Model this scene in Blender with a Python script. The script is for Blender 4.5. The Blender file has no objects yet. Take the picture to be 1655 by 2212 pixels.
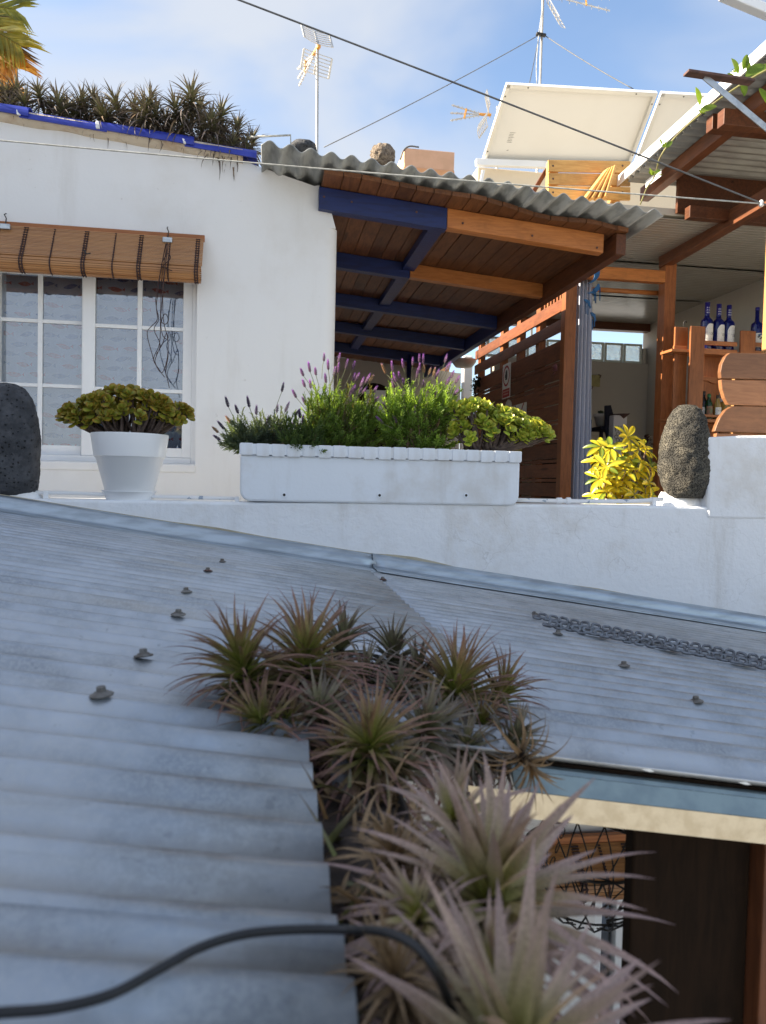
import bpy, bmesh, math, random
from mathutils import Vector, Matrix, noise
R = math.radians
random.seed(11)
sc = bpy.context.scene
COL = sc.collection

# ------------------------------------------------------------------ camera
# world axes: X along the house front (to the right), Y away from the viewer, Z up; the lens is at the origin
YAW, PITCH, ROLL, FPX = R(8.8), R(-2.2), 0.0225, 1661.0      # FPX: focal length for a 1655 x 2212 picture
_f = Vector((math.sin(YAW)*math.cos(PITCH), math.cos(YAW)*math.cos(PITCH), math.sin(PITCH)))
_r0 = Vector((math.cos(YAW), -math.sin(YAW), 0)); _u0 = _r0.cross(_f)
_r = _r0*math.cos(ROLL) + _u0*math.sin(ROLL); _u = _u0*math.cos(ROLL) - _r0*math.sin(ROLL)
cam = bpy.data.cameras.new('camera'); camo = bpy.data.objects.new('camera', cam); COL.objects.link(camo)
camo.matrix_world = Matrix(((_r.x, _u.x, -_f.x, 0), (_r.y, _u.y, -_f.y, 0), (_r.z, _u.z, -_f.z, 0), (0, 0, 0, 1)))
cam.sensor_fit = 'VERTICAL'; cam.sensor_height = 36; cam.lens = 36*FPX/2212
cam.clip_start = 0.02; cam.clip_end = 2000
cam.dof.use_dof = True; cam.dof.focus_distance = 3.7; cam.dof.aperture_fstop = 6.5
sc.camera = camo

# ------------------------------------------------------------------ sky and sun
SUN = Vector((-4.0, .45, 2.45)).normalized()
SEL, SROT = math.asin(SUN.z), math.atan2(SUN.x, SUN.y)
w = bpy.data.worlds.new('World'); sc.world = w; w.use_nodes = True
nt = w.node_tree; nt.nodes.clear()
sky = nt.nodes.new('ShaderNodeTexSky'); sky.sky_type = 'NISHITA'; sky.sun_disc = False
sky.sun_elevation = SEL; sky.sun_rotation = SROT; sky.air_density = 1.0; sky.dust_density = 0.8; sky.ozone_density = 1.6
tc = nt.nodes.new('ShaderNodeTexCoord')
mp = nt.nodes.new('ShaderNodeMapping'); mp.inputs['Scale'].default_value = (1.0, 1.0, 2.2); mp.inputs['Rotation'].default_value = (0, 0.5, 0.5); mp.inputs['Location'].default_value = (.35, .2, 0)
nz = nt.nodes.new('ShaderNodeTexNoise'); nz.inputs['Scale'].default_value = 1.7; nz.inputs['Detail'].default_value = 5; nz.inputs['Roughness'].default_value = .48
nz.inputs['Distortion'].default_value = .6
rp = nt.nodes.new('ShaderNodeMapRange'); rp.inputs[1].default_value = .34; rp.inputs[2].default_value = .62; rp.inputs[3].default_value = 0.03; rp.inputs[4].default_value = .88
rp.interpolation_type = 'SMOOTHSTEP'
mx = nt.nodes.new('ShaderNodeMix'); mx.data_type = 'RGBA'
bg = nt.nodes.new('ShaderNodeBackground'); bg.inputs[1].default_value = .089
wo = nt.nodes.new('ShaderNodeOutputWorld')
L = nt.links.new
L(tc.outputs['Generated'], mp.inputs[0]); L(mp.outputs[0], nz.inputs['Vector']); L(nz.outputs[0], rp.inputs[0])
L(rp.outputs[0], mx.inputs[0]); L(sky.outputs[0], mx.inputs[6]); mx.inputs[7].default_value = (2.72, 2.86, 3.10, 1)   # thin cirrus
L(mx.outputs[2], bg.inputs[0]); L(bg.outputs[0], wo.inputs[0])
sun = bpy.data.lights.new('sun', 'SUN'); sun.energy = 5.0; sun.angle = R(.53); sun.color = (1, .88, .70)
suno = bpy.data.objects.new('sun', sun); COL.objects.link(suno)
suno.rotation_euler = SUN.to_track_quat('Z', 'Y').to_euler()
sc.view_settings.view_transform = 'Standard'; sc.view_settings.look = 'None'
sc.view_settings.exposure = 1.7; sc.view_settings.gamma = 1
sc.cycles.use_denoising = True
sc.cycles.max_bounces = 8; sc.cycles.diffuse_bounces = 5; sc.cycles.transparent_max_bounces = 12
sc.cycles.caustics_reflective = False; sc.cycles.caustics_refractive = False

# ------------------------------------------------------------------ rays: a point of the 1655 x 2212 picture met with a plane of the place
def ray(u, v): return (_f + _r*((u-827.5)/FPX) - _u*((v-1106)/FPX))
def onY(u, v, Y): d = ray(u, v); return d*(Y/d.y)
def onX(u, v, X): d = ray(u, v); return d*(X/d.x)
def onZ(u, v, Z): d = ray(u, v); return d*(Z/d.z)
YP, YF, GZ, FZ = 3.5, 4.5, -2.6, -.26    # parapet front, house front, ground, terrace floor
_a, _b = onY(0, 1108, YP), onY(1655, 1366, YP)
RS = (_b.z-_a.z)/(_b.x-_a.x); RC = _a.z-RS*_a.x        # near roof: z = RC + RS*x
def onR(u, v, off=0): d = ray(u, v); return d*((RC+off)/(d.z-RS*d.x))
def rz(x): return RC+RS*x
_a, _b = onY(555, 306, 4.14), onY(1390, 452, 4.14)
PS = (_b.z-_a.z)/(_b.x-_a.x); PC = _a.z-PS*_a.x        # porch roof sheet
def pz(x): return PC+PS*x

# ------------------------------------------------------------------ materials
MATS = {}
def newmat(name):
    m = bpy.data.materials.new(name); m.use_nodes = True; nt = m.node_tree
    b = nt.nodes['Principled BSDF']; MATS[name] = m
    return m, nt, b
def N(nt, t, **k):
    n = nt.nodes.new(t)
    for a, v in k.items(): setattr(n, a, v)
    return n
def math_(nt, op, a, b=None, c=None, clamp=False):
    n = N(nt, 'ShaderNodeMath', operation=op); n.use_clamp = clamp
    for i, x in enumerate((a, b, c)):
        if x is None: continue
        if isinstance(x, (int, float)): n.inputs[i].default_value = x
        else: nt.links.new(x, n.inputs[i])
    return n.outputs[0]
def coords(nt, stretch=(1,1,1), rnd=True):
    t = N(nt, 'ShaderNodeTexCoord'); m = N(nt, 'ShaderNodeMapping'); m.inputs['Scale'].default_value = stretch
    nt.links.new(t.outputs['Object'], m.inputs[0])
    if rnd:
        o = N(nt, 'ShaderNodeObjectInfo'); s = math_(nt, 'MULTIPLY', o.outputs['Random'], 37.0)
        a = N(nt, 'ShaderNodeVectorMath', operation='ADD'); nt.links.new(m.outputs[0], a.inputs[0]); nt.links.new(s, a.inputs[1])
        return a.outputs[0]
    return m.outputs[0]
def noise_(nt, vec, scale, detail=5, rough=.55, dist=0):
    n = N(nt, 'ShaderNodeTexNoise'); n.inputs['Scale'].default_value = scale; n.inputs['Detail'].default_value = detail
    n.inputs['Roughness'].default_value = rough; n.inputs['Distortion'].default_value = dist
    nt.links.new(vec, n.inputs['Vector']); return n.outputs[0]
def ramp(nt, x, lo, hi, a=0., b=1.):
    n = N(nt, 'ShaderNodeMapRange'); n.interpolation_type = 'SMOOTHSTEP'
    for i, v in enumerate((lo, hi, a, b)): n.inputs[i+1].default_value = v
    nt.links.new(x, n.inputs[0]); return n.outputs[0]
def mix(nt, fac, a, b, mode='MIX'):
    n = N(nt, 'ShaderNodeMix', data_type='RGBA', blend_type=mode)
    for s, x in ((0, fac), (6, a), (7, b)):
        if isinstance(x, (int, float)): n.inputs[s].default_value = x
        elif isinstance(x, tuple): n.inputs[s].default_value = (*x[:3], 1)
        else: nt.links.new(x, n.inputs[s])
    return n.outputs[2]
def bump(nt, b, h, strength=.3, dist=.01):
    n = N(nt, 'ShaderNodeBump'); n.inputs['Strength'].default_value = strength; n.inputs['Distance'].default_value = dist
    nt.links.new(h, n.inputs['Height']); nt.links.new(n.outputs[0], b.inputs['Normal'])
def mat(name, c, c2=None, scale=6, rough=.6, metal=0, bmp=0, bscale=60, bdist=.004, stretch=(1,1,1), lo=.38, hi=.66, vary=.0, spec=.5, detail=6):
    """noise between two colours, with fine relief"""
    if name in MATS: return MATS[name]
    m, nt, b = newmat(name); v = coords(nt, stretch)
    f = ramp(nt, noise_(nt, v, scale, detail), lo, hi)
    col = mix(nt, f, c, c2 or tuple(x*.8 for x in c))
    if vary:
        o = N(nt, 'ShaderNodeObjectInfo'); h = N(nt, 'ShaderNodeHueSaturation')
        nt.links.new(math_(nt, 'MULTIPLY_ADD', o.outputs['Random'], vary*2, 1-vary), h.inputs['Value']); nt.links.new(col, h.inputs['Color']); col = h.outputs[0]
    nt.links.new(col, b.inputs['Base Color']); b.inputs['Roughness'].default_value = rough; b.inputs['Metallic'].default_value = metal
    b.inputs['Specular IOR Level'].default_value = spec
    if bmp: bump(nt, b, noise_(nt, v, bscale, 4, .6), bmp, bdist)
    return m
def leafmat(name, rough=.5, transl=.3, vary=.25, scale=30, boost=(1.25, 1.3, .7)):
    """pigment per vertex ('col'), speckled, with light passing through the blade"""
    m, nt, b = newmat(name); a = N(nt, 'ShaderNodeAttribute', attribute_name='col')
    v = coords(nt); f = ramp(nt, noise_(nt, v, scale, 3), .3, .7, 1-vary, 1+vary)
    o = N(nt, 'ShaderNodeObjectInfo'); f = math_(nt, 'MULTIPLY', f, math_(nt, 'MULTIPLY_ADD', o.outputs['Random'], .3, .85))
    col = mix(nt, 1.0, a.outputs['Color'], N(nt, 'ShaderNodeCombineColor').outputs[0], 'MULTIPLY')
    cc = nt.nodes[-1] if False else [n for n in nt.nodes if n.bl_idname == 'ShaderNodeCombineColor'][0]
    for i in range(3): nt.links.new(f, cc.inputs[i])
    nt.links.new(col, b.inputs['Base Color']); b.inputs['Roughness'].default_value = rough; b.inputs['Specular IOR Level'].default_value = .35
    if transl:
        t = N(nt, 'ShaderNodeBsdfTranslucent'); tcol = mix(nt, 1.0, col, boost, 'MULTIPLY'); nt.links.new(tcol, t.inputs[0])
        ms = N(nt, 'ShaderNodeMixShader'); ms.inputs[0].default_value = transl
        nt.links.new(b.outputs[0], ms.inputs[1]); nt.links.new(t.outputs[0], ms.inputs[2])
        nt.links.new(ms.outputs[0], nt.nodes['Material Output'].inputs[0])
    return m
def wood(name, c, c2, axis='X', rough=.55, knots=True, dark=.5):
    st = {'X': (1.1, 9, 9), 'Y': (9, 1.1, 9), 'Z': (9, 9, 1.1)}[axis]
    m, nt, b = newmat(name); v = coords(nt, st); v2 = coords(nt, tuple(x*.35 for x in st))
    g = noise_(nt, v, 6, 6, .65, .8); col = mix(nt, ramp(nt, g, .35, .68), c, c2)
    blot = ramp(nt, noise_(nt, coords(nt), 4.5, 4, .6), .5, .8); col = mix(nt, math_(nt, 'MULTIPLY', blot, .55), col, tuple(x*dark for x in c2))
    if knots:
        vo = N(nt, 'ShaderNodeTexVoronoi'); vo.inputs['Scale'].default_value = 2.6; nt.links.new(v2, vo.inputs['Vector'])
        col = mix(nt, ramp(nt, vo.outputs['Distance'], .05, .13, .8, 0.), col, tuple(x*.3 for x in c2))
    o = N(nt, 'ShaderNodeObjectInfo'); h = N(nt, 'ShaderNodeHueSaturation')
    nt.links.new(math_(nt, 'MULTIPLY_ADD', o.outputs['Random'], .5, .75), h.inputs['Value']); nt.links.new(col, h.inputs['Color'])
    nt.links.new(h.outputs[0], b.inputs['Base Color']); b.inputs['Roughness'].default_value = rough
    bump(nt, b, g, .25, .003); b.inputs['Specular IOR Level'].default_value = .12 if name == 'dark_board' else .4; return m

def plaster(name, c, stain, amt=.35, bscale=70, bstr=.35, bdist=.006, big=1.4, crack=0.):
    m, nt, b = newmat(name); v = coords(nt, rnd=False); vs = coords(nt, (3.0, 3.0, .45), rnd=False)
    a = ramp(nt, noise_(nt, v, big, 6, .62), .48, .72); s = ramp(nt, noise_(nt, vs, 1.6, 6, .65), .52, .78)
    col = mix(nt, math_(nt, 'MULTIPLY', a, amt), c, stain); col = mix(nt, math_(nt, 'MULTIPLY', s, amt*.8), col, tuple(x*.8 for x in stain))
    sp = ramp(nt, noise_(nt, v, 26, 2, .5), .74, .80); col = mix(nt, math_(nt, 'MULTIPLY', sp, amt*.7), col, tuple(x*.55 for x in stain))
    vo = N(nt, 'ShaderNodeTexVoronoi', feature='DISTANCE_TO_EDGE'); vo.inputs['Scale'].default_value = 2.3
    wv = N(nt, 'ShaderNodeVectorMath', operation='MULTIPLY_ADD'); n3 = N(nt, 'ShaderNodeTexNoise'); n3.inputs['Scale'].default_value = 5; n3.inputs['Detail'].default_value = 5; nt.links.new(v, n3.inputs['Vector'])
    nt.links.new(n3.outputs['Color'], wv.inputs[0]); wv.inputs[1].default_value = (.35, .35, .35); nt.links.new(v, wv.inputs[2]); nt.links.new(wv.outputs[0], vo.inputs['Vector'])
    cr = math_(nt, 'MULTIPLY', ramp(nt, vo.outputs['Distance'], .002, .007, 1., 0.), ramp(nt, noise_(nt, v, 1.1, 3), .52, .62)); col = mix(nt, math_(nt, 'MULTIPLY', cr, crack), col, tuple(x*.5 for x in stain))
    nt.links.new(col, b.inputs['Base Color']); b.inputs['Roughness'].default_value = .75; b.inputs['Specular IOR Level'].default_value = .3
    h = math_(nt, 'MULTIPLY_ADD', noise_(nt, v, 7, 3, .5), 1.6, noise_(nt, v, bscale, 4, .65)); bump(nt, b, h, bstr, bdist); return m
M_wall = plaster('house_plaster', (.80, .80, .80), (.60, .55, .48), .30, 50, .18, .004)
M_para = plaster('parapet_plaster', (.86, .875, .90), (.55, .48, .38), .45, 45, .5, .008, 2.2, .18)
M_plant = plaster('planter_plaster', (.82, .86, .91), (.55, .50, .43), .45, 60, .3, .004, 3.0)
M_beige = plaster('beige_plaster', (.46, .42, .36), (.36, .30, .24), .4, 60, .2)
M_room = plaster('room_plaster', (.50, .47, .41), (.4, .36, .30), .25, 60, .15)
M_eave = plaster('eave_mortar', (.62, .54, .43), (.42, .28, .17), .7, 40, .5, .01, 6)
M_floor = mat('terrace_tile', (.68, .67, .65), (.56, .55, .52), 9, .6, bmp=.2)
M_ground = mat('ground_paving', (.44, .44, .43), (.34, .34, .33), 3, .9, bmp=.3)
M_blue = mat('blue_tile_paint', (.018, .034, .31), (.03, .05, .38), 14, .42, bmp=.3, bscale=30, vary=.12)
M_bluewood = mat('blue_wood_paint', (.005, .019, .115), (.004, .012, .075), 8, .45, bmp=.2, bscale=50, stretch=(1, 6, 6))
W_plank = wood('plank_stain', (.185, .072, .026), (.105, .038, .014), 'Y', .55, True, .3)
W_beam = wood('beam_stain', (.56, .21, .055), (.42, .145, .036), 'X', .42)
W_beamY = wood('rafter_stain', (.155, .052, .019), (.09, .03, .012), 'Y', .5)
W_postZ = wood('post_stain', (.36, .125, .038), (.24, .08, .024), 'Z', .45)
W_slatY = wood('slat_stain', (.215, .072, .026), (.135, .043, .016), 'Y', .5)
W_slatX = wood('shelf_stain', (.40, .15, .05), (.28, .095, .032), 'X', .5)
W_chair = wood('chair_teak', (.30, .135, .06), (.22, .095, .042), 'X', .42, False)
W_end = wood('chair_edge', (.62, .32, .12), (.5, .25, .1), 'X', .5, False)
W_crate = wood('crate_pine', (.66, .38, .12), (.54, .28, .08), 'X', .55)
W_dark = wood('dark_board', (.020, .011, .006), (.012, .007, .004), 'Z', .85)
M_white = mat('white_plastic', (.82, .83, .84), (.80, .81, .82), 3, .32)
M_alu = mat('white_aluminium', (.84, .85, .86), (.80, .81, .82), 3, .3)
M_pipe = mat('painted_pipe', (.78, .78, .78), (.30, .36, .44), 22, .5, lo=.60, hi=.66)
M_steel = mat('galvanised_steel', (.55, .58, .60), (.42, .45, .48), 30, .38, .8, bmp=.1)
M_rust = mat('rusty_steel', (.14, .075, .06), (.08, .045, .04), 25, .75, .2, bmp=.3)
M_bolt = mat('bolt_zinc', (.20, .19, .175), (.12, .105, .09), 60, .6, .4, bmp=.2)
M_rubber = mat('black_rubber', (.007, .007, .008), (.010, .010, .011), 40, .42, bmp=.1)
M_black = mat('black_iron', (.014, .013, .013), (.03, .025, .02), 30, .55)
M_cord = mat('brown_cord', (.05, .022, .02), (.03, .014, .014), 60, .8)
M_wire = mat('wire_sheath', (.14, .14, .14), (.10, .10, .10), 20, .5)
M_line = mat('clothes_line', (.50, .50, .46), (.34, .34, .31), 40, .6)
M_chain = mat('weathered_chain', (.22, .24, .27), (.11, .11, .12), 60, .6, .6, bmp=.3)
M_soil = mat('dry_soil', (.07, .05, .038), (.035, .025, .02), 30, .95, bmp=.8, bscale=80, bdist=.01)
M_sheetback = mat('panel_backsheet', (.80, .785, .74), (.78, .765, .72), 2, .5)
M_orange = mat('orange_render', (.72, .36, .17), (.66, .33, .16), 5, .8, bmp=.1)
M_cream = plaster('cream_block', (.72, .62, .47), (.6, .5, .38), .2)
M_grey = mat('grey_metal_sheet', (.40, .41, .40), (.24, .25, .245), 9, .55, .25, bmp=.15, stretch=(3, .5, 1))
M_under = mat('corrugated_underside', (.34, .33, .30), (.25, .24, .22), 9, .5, .3, stretch=(.5, 3, 1))
M_pvc = mat('pvc_ceiling', (.40, .38, .33), (.37, .35, .30), 5, .22)
M_reflpaint = mat('painted_reflection_flashing', (.60, .53, .40), (.50, .43, .31), 40, .34, .6, bmp=.15, bscale=200)  # warm reflection on the lower lip, painted in as base colour
M_zinc = mat('blue_zinc', (.25, .32, .33), (.20, .26, .28), 25, .42, .5, bmp=.05)
M_bark = mat('succulent_bark', (.12, .085, .07), (.06, .04, .035), 40, .85, bmp=.5)
M_stem = mat('woody_stem', (.20, .13, .085), (.12, .075, .05), 60, .9, bmp=.4)
M_wht = mat('white_print', (.74, .74, .70), (.70, .70, .66), 20, .6)
M_red = mat('red_print', (.40, .03, .025), (.36, .03, .025), 10, .6)
M_blk = mat('black_print', (.03, .03, .03), (.04, .04, .04), 10, .6)
M_navy = mat('navy_paint', (.012, .014, .03), (.01, .012, .025), 10, .7)
M_chime = mat('blue_chime_paint', (.012, .09, .22), (.01, .07, .17), 20, .35, .3)
M_sofa = mat('dark_cushion', (.012, .011, .010), (.02, .018, .016), 40, .95, bmp=.4)
M_pot = mat('pale_clay', (.62, .60, .55), (.55, .53, .48), 12, .7)
M_olive = mat('olive_plaque', (.42, .38, .17), (.32, .29, .12), 12, .7)
M_mold = mat('nest_thatch', (.30, .24, .18), (.12, .09, .07), 60, .95, bmp=1, bscale=60, bdist=.02)

# special materials
def m_roof():
    m, nt, b = newmat('weathered_galvanised_roof'); v = coords(nt, rnd=False); vs = coords(nt, (.5, 4, 1), rnd=False)
    f = ramp(nt, noise_(nt, v, 5, 7, .68), .36, .66); col = mix(nt, f, (.46, .495, .54), (.30, .325, .355))
    st = ramp(nt, noise_(nt, vs, 3.2, 6, .65), .48, .76); col = mix(nt, math_(nt, 'MULTIPLY', st, .62), col, (.37, .345, .30))
    fl = ramp(nt, noise_(nt, v, 160, 4, .75), .40, .64); col = mix(nt, math_(nt, 'MULTIPLY', fl, .5), col, (.50, .52, .53))
    ru = ramp(nt, noise_(nt, coords(nt, (.8, 5, 1), rnd=False), 4.5, 5, .7), .64, .78); col = mix(nt, math_(nt, 'MULTIPLY', ru, .55), col, (.36, .22, .11))
    dk = ramp(nt, noise_(nt, coords(nt, (.35, 7, 1), rnd=False), 5, 6, .72), .55, .75); col = mix(nt, math_(nt, 'MULTIPLY', dk, .42), col, (.13, .145, .165))
    sp = ramp(nt, noise_(nt, v, 48, 3, .6), .66, .72); col = mix(nt, math_(nt, 'MULTIPLY', sp, .25), col, (.12, .13, .14))
    at = N(nt, 'ShaderNodeAttribute', attribute_name='col'); dust = math_(nt, 'SUBTRACT', 1.0, at.outputs['Fac'])
    col = mix(nt, math_(nt, 'MULTIPLY', dust, ramp(nt, noise_(nt, vs, 2.2, 5, .6), .3, .6, .55, 1.)), col, (.33, .285, .225))
    nt.links.new(col, b.inputs['Base Color']); b.inputs['Metallic'].default_value = .55
    nt.links.new(ramp(nt, noise_(nt, v, 22, 4), .3, .7, .34, .54), b.inputs['Roughness'])
    bump(nt, b, noise_(nt, v, 90, 4, .65), .22, .002); return m
M_roof = m_roof()
def m_lava():
    m, nt, b = newmat('porous_lava'); v = coords(nt)
    f = ramp(nt, noise_(nt, v, 10, 6, .65), .4, .65); col = mix(nt, f, (.085, .08, .07), (.175, .158, .125))
    vo = N(nt, 'ShaderNodeTexVoronoi'); vo.inputs['Scale'].default_value = 150; nt.links.new(v, vo.inputs['Vector'])
    p = ramp(nt, vo.outputs['Distance'], .15, .55); col = mix(nt, p, (.05, .046, .041), col)
    nt.links.new(col, b.inputs['Base Color']); b.inputs['Roughness'].default_value = .95; b.inputs['Specular IOR Level'].default_value = .15
    bump(nt, b, math_(nt, 'MULTIPLY_ADD', noise_(nt, v, 130, 4, .7), .7, p), 1.0, .012); return m
M_lava = m_lava()
def m_lavad():
    m, nt, b = newmat('dark_basalt'); v = coords(nt)
    f = ramp(nt, noise_(nt, v, 14, 6, .65), .4, .65); col = mix(nt, f, (.036, .038, .044), (.078, .080, .088))
    vo = N(nt, 'ShaderNodeTexVoronoi'); vo.inputs['Scale'].default_value = 58; vo.inputs['Randomness'].default_value = 1; nt.links.new(v, vo.inputs['Vector'])
    p = ramp(nt, vo.outputs['Distance'], .12, .30); col = mix(nt, p, (.008, .008, .009), col)
    nt.links.new(col, b.inputs['Base Color']); b.inputs['Roughness'].default_value = .8
    bump(nt, b, math_(nt, 'MULTIPLY_ADD', noise_(nt, v, 120, 4, .7), .5, p), .9, .008); return m
M_basalt = m_lavad()
def m_bamboo():
    m, nt, b = newmat('bamboo_slat'); v = coords(nt, (1.2, 1, 1)); vz = coords(nt, (.6, 40, 60))
    g = noise_(nt, vz, 3, 3, .6); col = mix(nt, ramp(nt, g, .3, .7), (.47, .235, .09), (.33, .15, .056))
    col = mix(nt, math_(nt, 'MULTIPLY', ramp(nt, noise_(nt, vz, 9, 3), .6, .75), .5), col, (.16, .07, .03))
    nt.links.new(col, b.inputs['Base Color']); b.inputs['Roughness'].default_value = .42; return m
M_bamboo = m_bamboo()
def m_fish():
    """cotton printed with little blue and coral fish (flat print)"""
    m, nt, b = newmat('fish_print_cotton'); t = N(nt, 'ShaderNodeTexCoord'); s = N(nt, 'ShaderNodeSeparateXYZ'); nt.links.new(t.outputs['UV'], s.inputs[0])
    # UV runs in metres
    yy = math_(nt, 'MULTIPLY', s.outputs[1], 17.5); row = math_(nt, 'FLOOR', yy); fy = math_(nt, 'SUBTRACT', yy, row)
    off = math_(nt, 'MULTIPLY', math_(nt, 'FRACT', math_(nt, 'MULTIPLY', row, .618)), 1.0)
    xx = math_(nt, 'MULTIPLY_ADD', s.outputs[0], 7.2, off); cx = math_(nt, 'FLOOR', xx); fx = math_(nt, 'SUBTRACT', xx, cx)
    cb = N(nt, 'ShaderNodeCombineXYZ'); nt.links.new(cx, cb.inputs[0]); nt.links.new(row, cb.inputs[1])
    wn = N(nt, 'ShaderNodeTexWhiteNoise', noise_dimensions='2D'); nt.links.new(cb.outputs[0], wn.inputs['Vector'])
    px = math_(nt, 'DIVIDE', math_(nt, 'SUBTRACT', fx, .46), .33); sk = math_(nt, 'MULTIPLY', math_(nt, 'SUBTRACT', wn.outputs[0], .5), .35)
    py = math_(nt, 'DIVIDE', math_(nt, 'MULTIPLY_ADD', px, sk, math_(nt, 'SUBTRACT', fy, .5)), .24)
    r = math_(nt, 'ADD', math_(nt, 'MULTIPLY', px, px), math_(nt, 'ABSOLUTE', py)); body = math_(nt, 'LESS_THAN', r, 1.0)
    tx = math_(nt, 'SUBTRACT', fx, .76); tail = math_(nt, 'MULTIPLY', math_(nt, 'LESS_THAN', math_(nt, 'ABSOLUTE', math_(nt, 'SUBTRACT', tx, .06)), .07),
                                                    math_(nt, 'LESS_THAN', math_(nt, 'ABSOLUTE', math_(nt, 'SUBTRACT', fy, .5)), math_(nt, 'MULTIPLY', tx, 1.6)))
    fish = math_(nt, 'MAXIMUM', body, tail)
    red = math_(nt, 'GREATER_THAN', wn.outputs[0], .56)
    ink = mix(nt, red, (.05, .18, .42), (.72, .10, .08)); vw = coords(nt, rnd=False)
    dens = math_(nt, 'MULTIPLY', fish, ramp(nt, noise_(nt, vw, 60, 3), .3, .6, .62, .95))
    cloth = mix(nt, ramp(nt, noise_(nt, vw, 3, 4), .3, .7), (.84, .82, .78), (.76, .76, .76))
    cloth = mix(nt, ramp(nt, math_(nt, 'SINE', math_(nt, 'MULTIPLY', s.outputs[1], 44)), .2, .9, 0., .3), cloth, (.55, .60, .70))
    col = mix(nt, dens, cloth, ink); nt.links.new(col, b.inputs['Base Color']); b.inputs['Roughness'].default_value = .9
    bump(nt, b, noise_(nt, vw, 300, 2), .2, .001); return m
M_fish = m_fish()
def m_glass(name, tint=(1, 1, 1), refl=.10):
    m, nt, b = newmat(name); tr = N(nt, 'ShaderNodeBsdfTransparent'); tr.inputs[0].default_value = (*tint, 1)
    gl = N(nt, 'ShaderNodeBsdfGlossy'); gl.inputs['Roughness'].default_value = .015; fr = N(nt, 'ShaderNodeFresnel'); fr.inputs[0].default_value = 1.6
    f = math_(nt, 'MULTIPLY_ADD', fr.outputs[0], 1.6, refl, True); ms = N(nt, 'ShaderNodeMixShader'); nt.links.new(f, ms.inputs[0])
    nt.links.new(tr.outputs[0], ms.inputs[1]); nt.links.new(gl.outputs[0], ms.inputs[2]); nt.links.new(ms.outputs[0], nt.nodes['Material Output'].inputs[0])
    return m
M_glass = m_glass('window_glass', (.84, .91, 1.0), .15)
def m_block():
    m, nt, b = newmat('glass_block'); v = coords(nt); b.inputs['Base Color'].default_value = (.9, .95, .92, 1)
    b.inputs['Transmission Weight'].default_value = .75; b.inputs['Roughness'].default_value = .12; b.inputs['IOR'].default_value = 1.35
    bump(nt, b, noise_(nt, v, 22, 2, .5, 1.5), .9, .02); return m
M_block = m_block()
def m_bottle(name, c, rough=.06, tr=.55):
    m, nt, b = newmat(name); b.inputs['Base Color'].default_value = (*c, 1); b.inputs['Roughness'].default_value = rough; b.inputs['Transmission Weight'].default_value = tr
    b.inputs['IOR'].default_value = 1.45; return m
G_blue = m_bottle('cobalt_glass', (.010, .018, .20)); G_green = m_bottle('green_glass', (.02, .09, .03)); G_clear = m_bottle('amber_oil', (.55, .38, .10), .08, .5)
G_dark = m_bottle('dark_glass', (.03, .018, .015)); G_cap = m_bottle('blue_capsule', (.016, .012, .14), .35, 0)
def m_cloth():
    m, nt, b = newmat('blue_grey_linen'); v = coords(nt, (1, 1, .35)); f = noise_(nt, v, 260, 3, .7)
    col = mix(nt, ramp(nt, f, .3, .7), (.47, .50, .60), (.60, .63, .72)); nt.links.new(col, b.inputs['Base Color']); b.inputs['Roughness'].default_value = .9
    bump(nt, b, f, .3, .002); return m
M_cloth = m_cloth()
L_till = leafmat('airplant_leaf', .6, .08, .22, 60, (1.0, 1.0, .9)); L_jade = leafmat('jade_leaf', .34, .30, .15, 40)
L_lav = leafmat('lavender_leaf', .55, .52, .25, 50, (1.5, 1.55, .55)); L_sch = leafmat('variegated_leaf', .3, .3, .1, 30, (1.3, 1.15, .6))
L_palm = leafmat('palm_leaf', .4, .5, .2, 12, (1.6, 1.3, .5)); L_flow = leafmat('lavender_flower', .7, .35, .3, 120, (1.3, 1.0, 1.3)); L_vine = leafmat('vine_leaf', .35, .45, .2, 25, (1.5, 1.5, .5))
L_dry = leafmat('dry_leaf', .8, .2, .3, 40)

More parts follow.
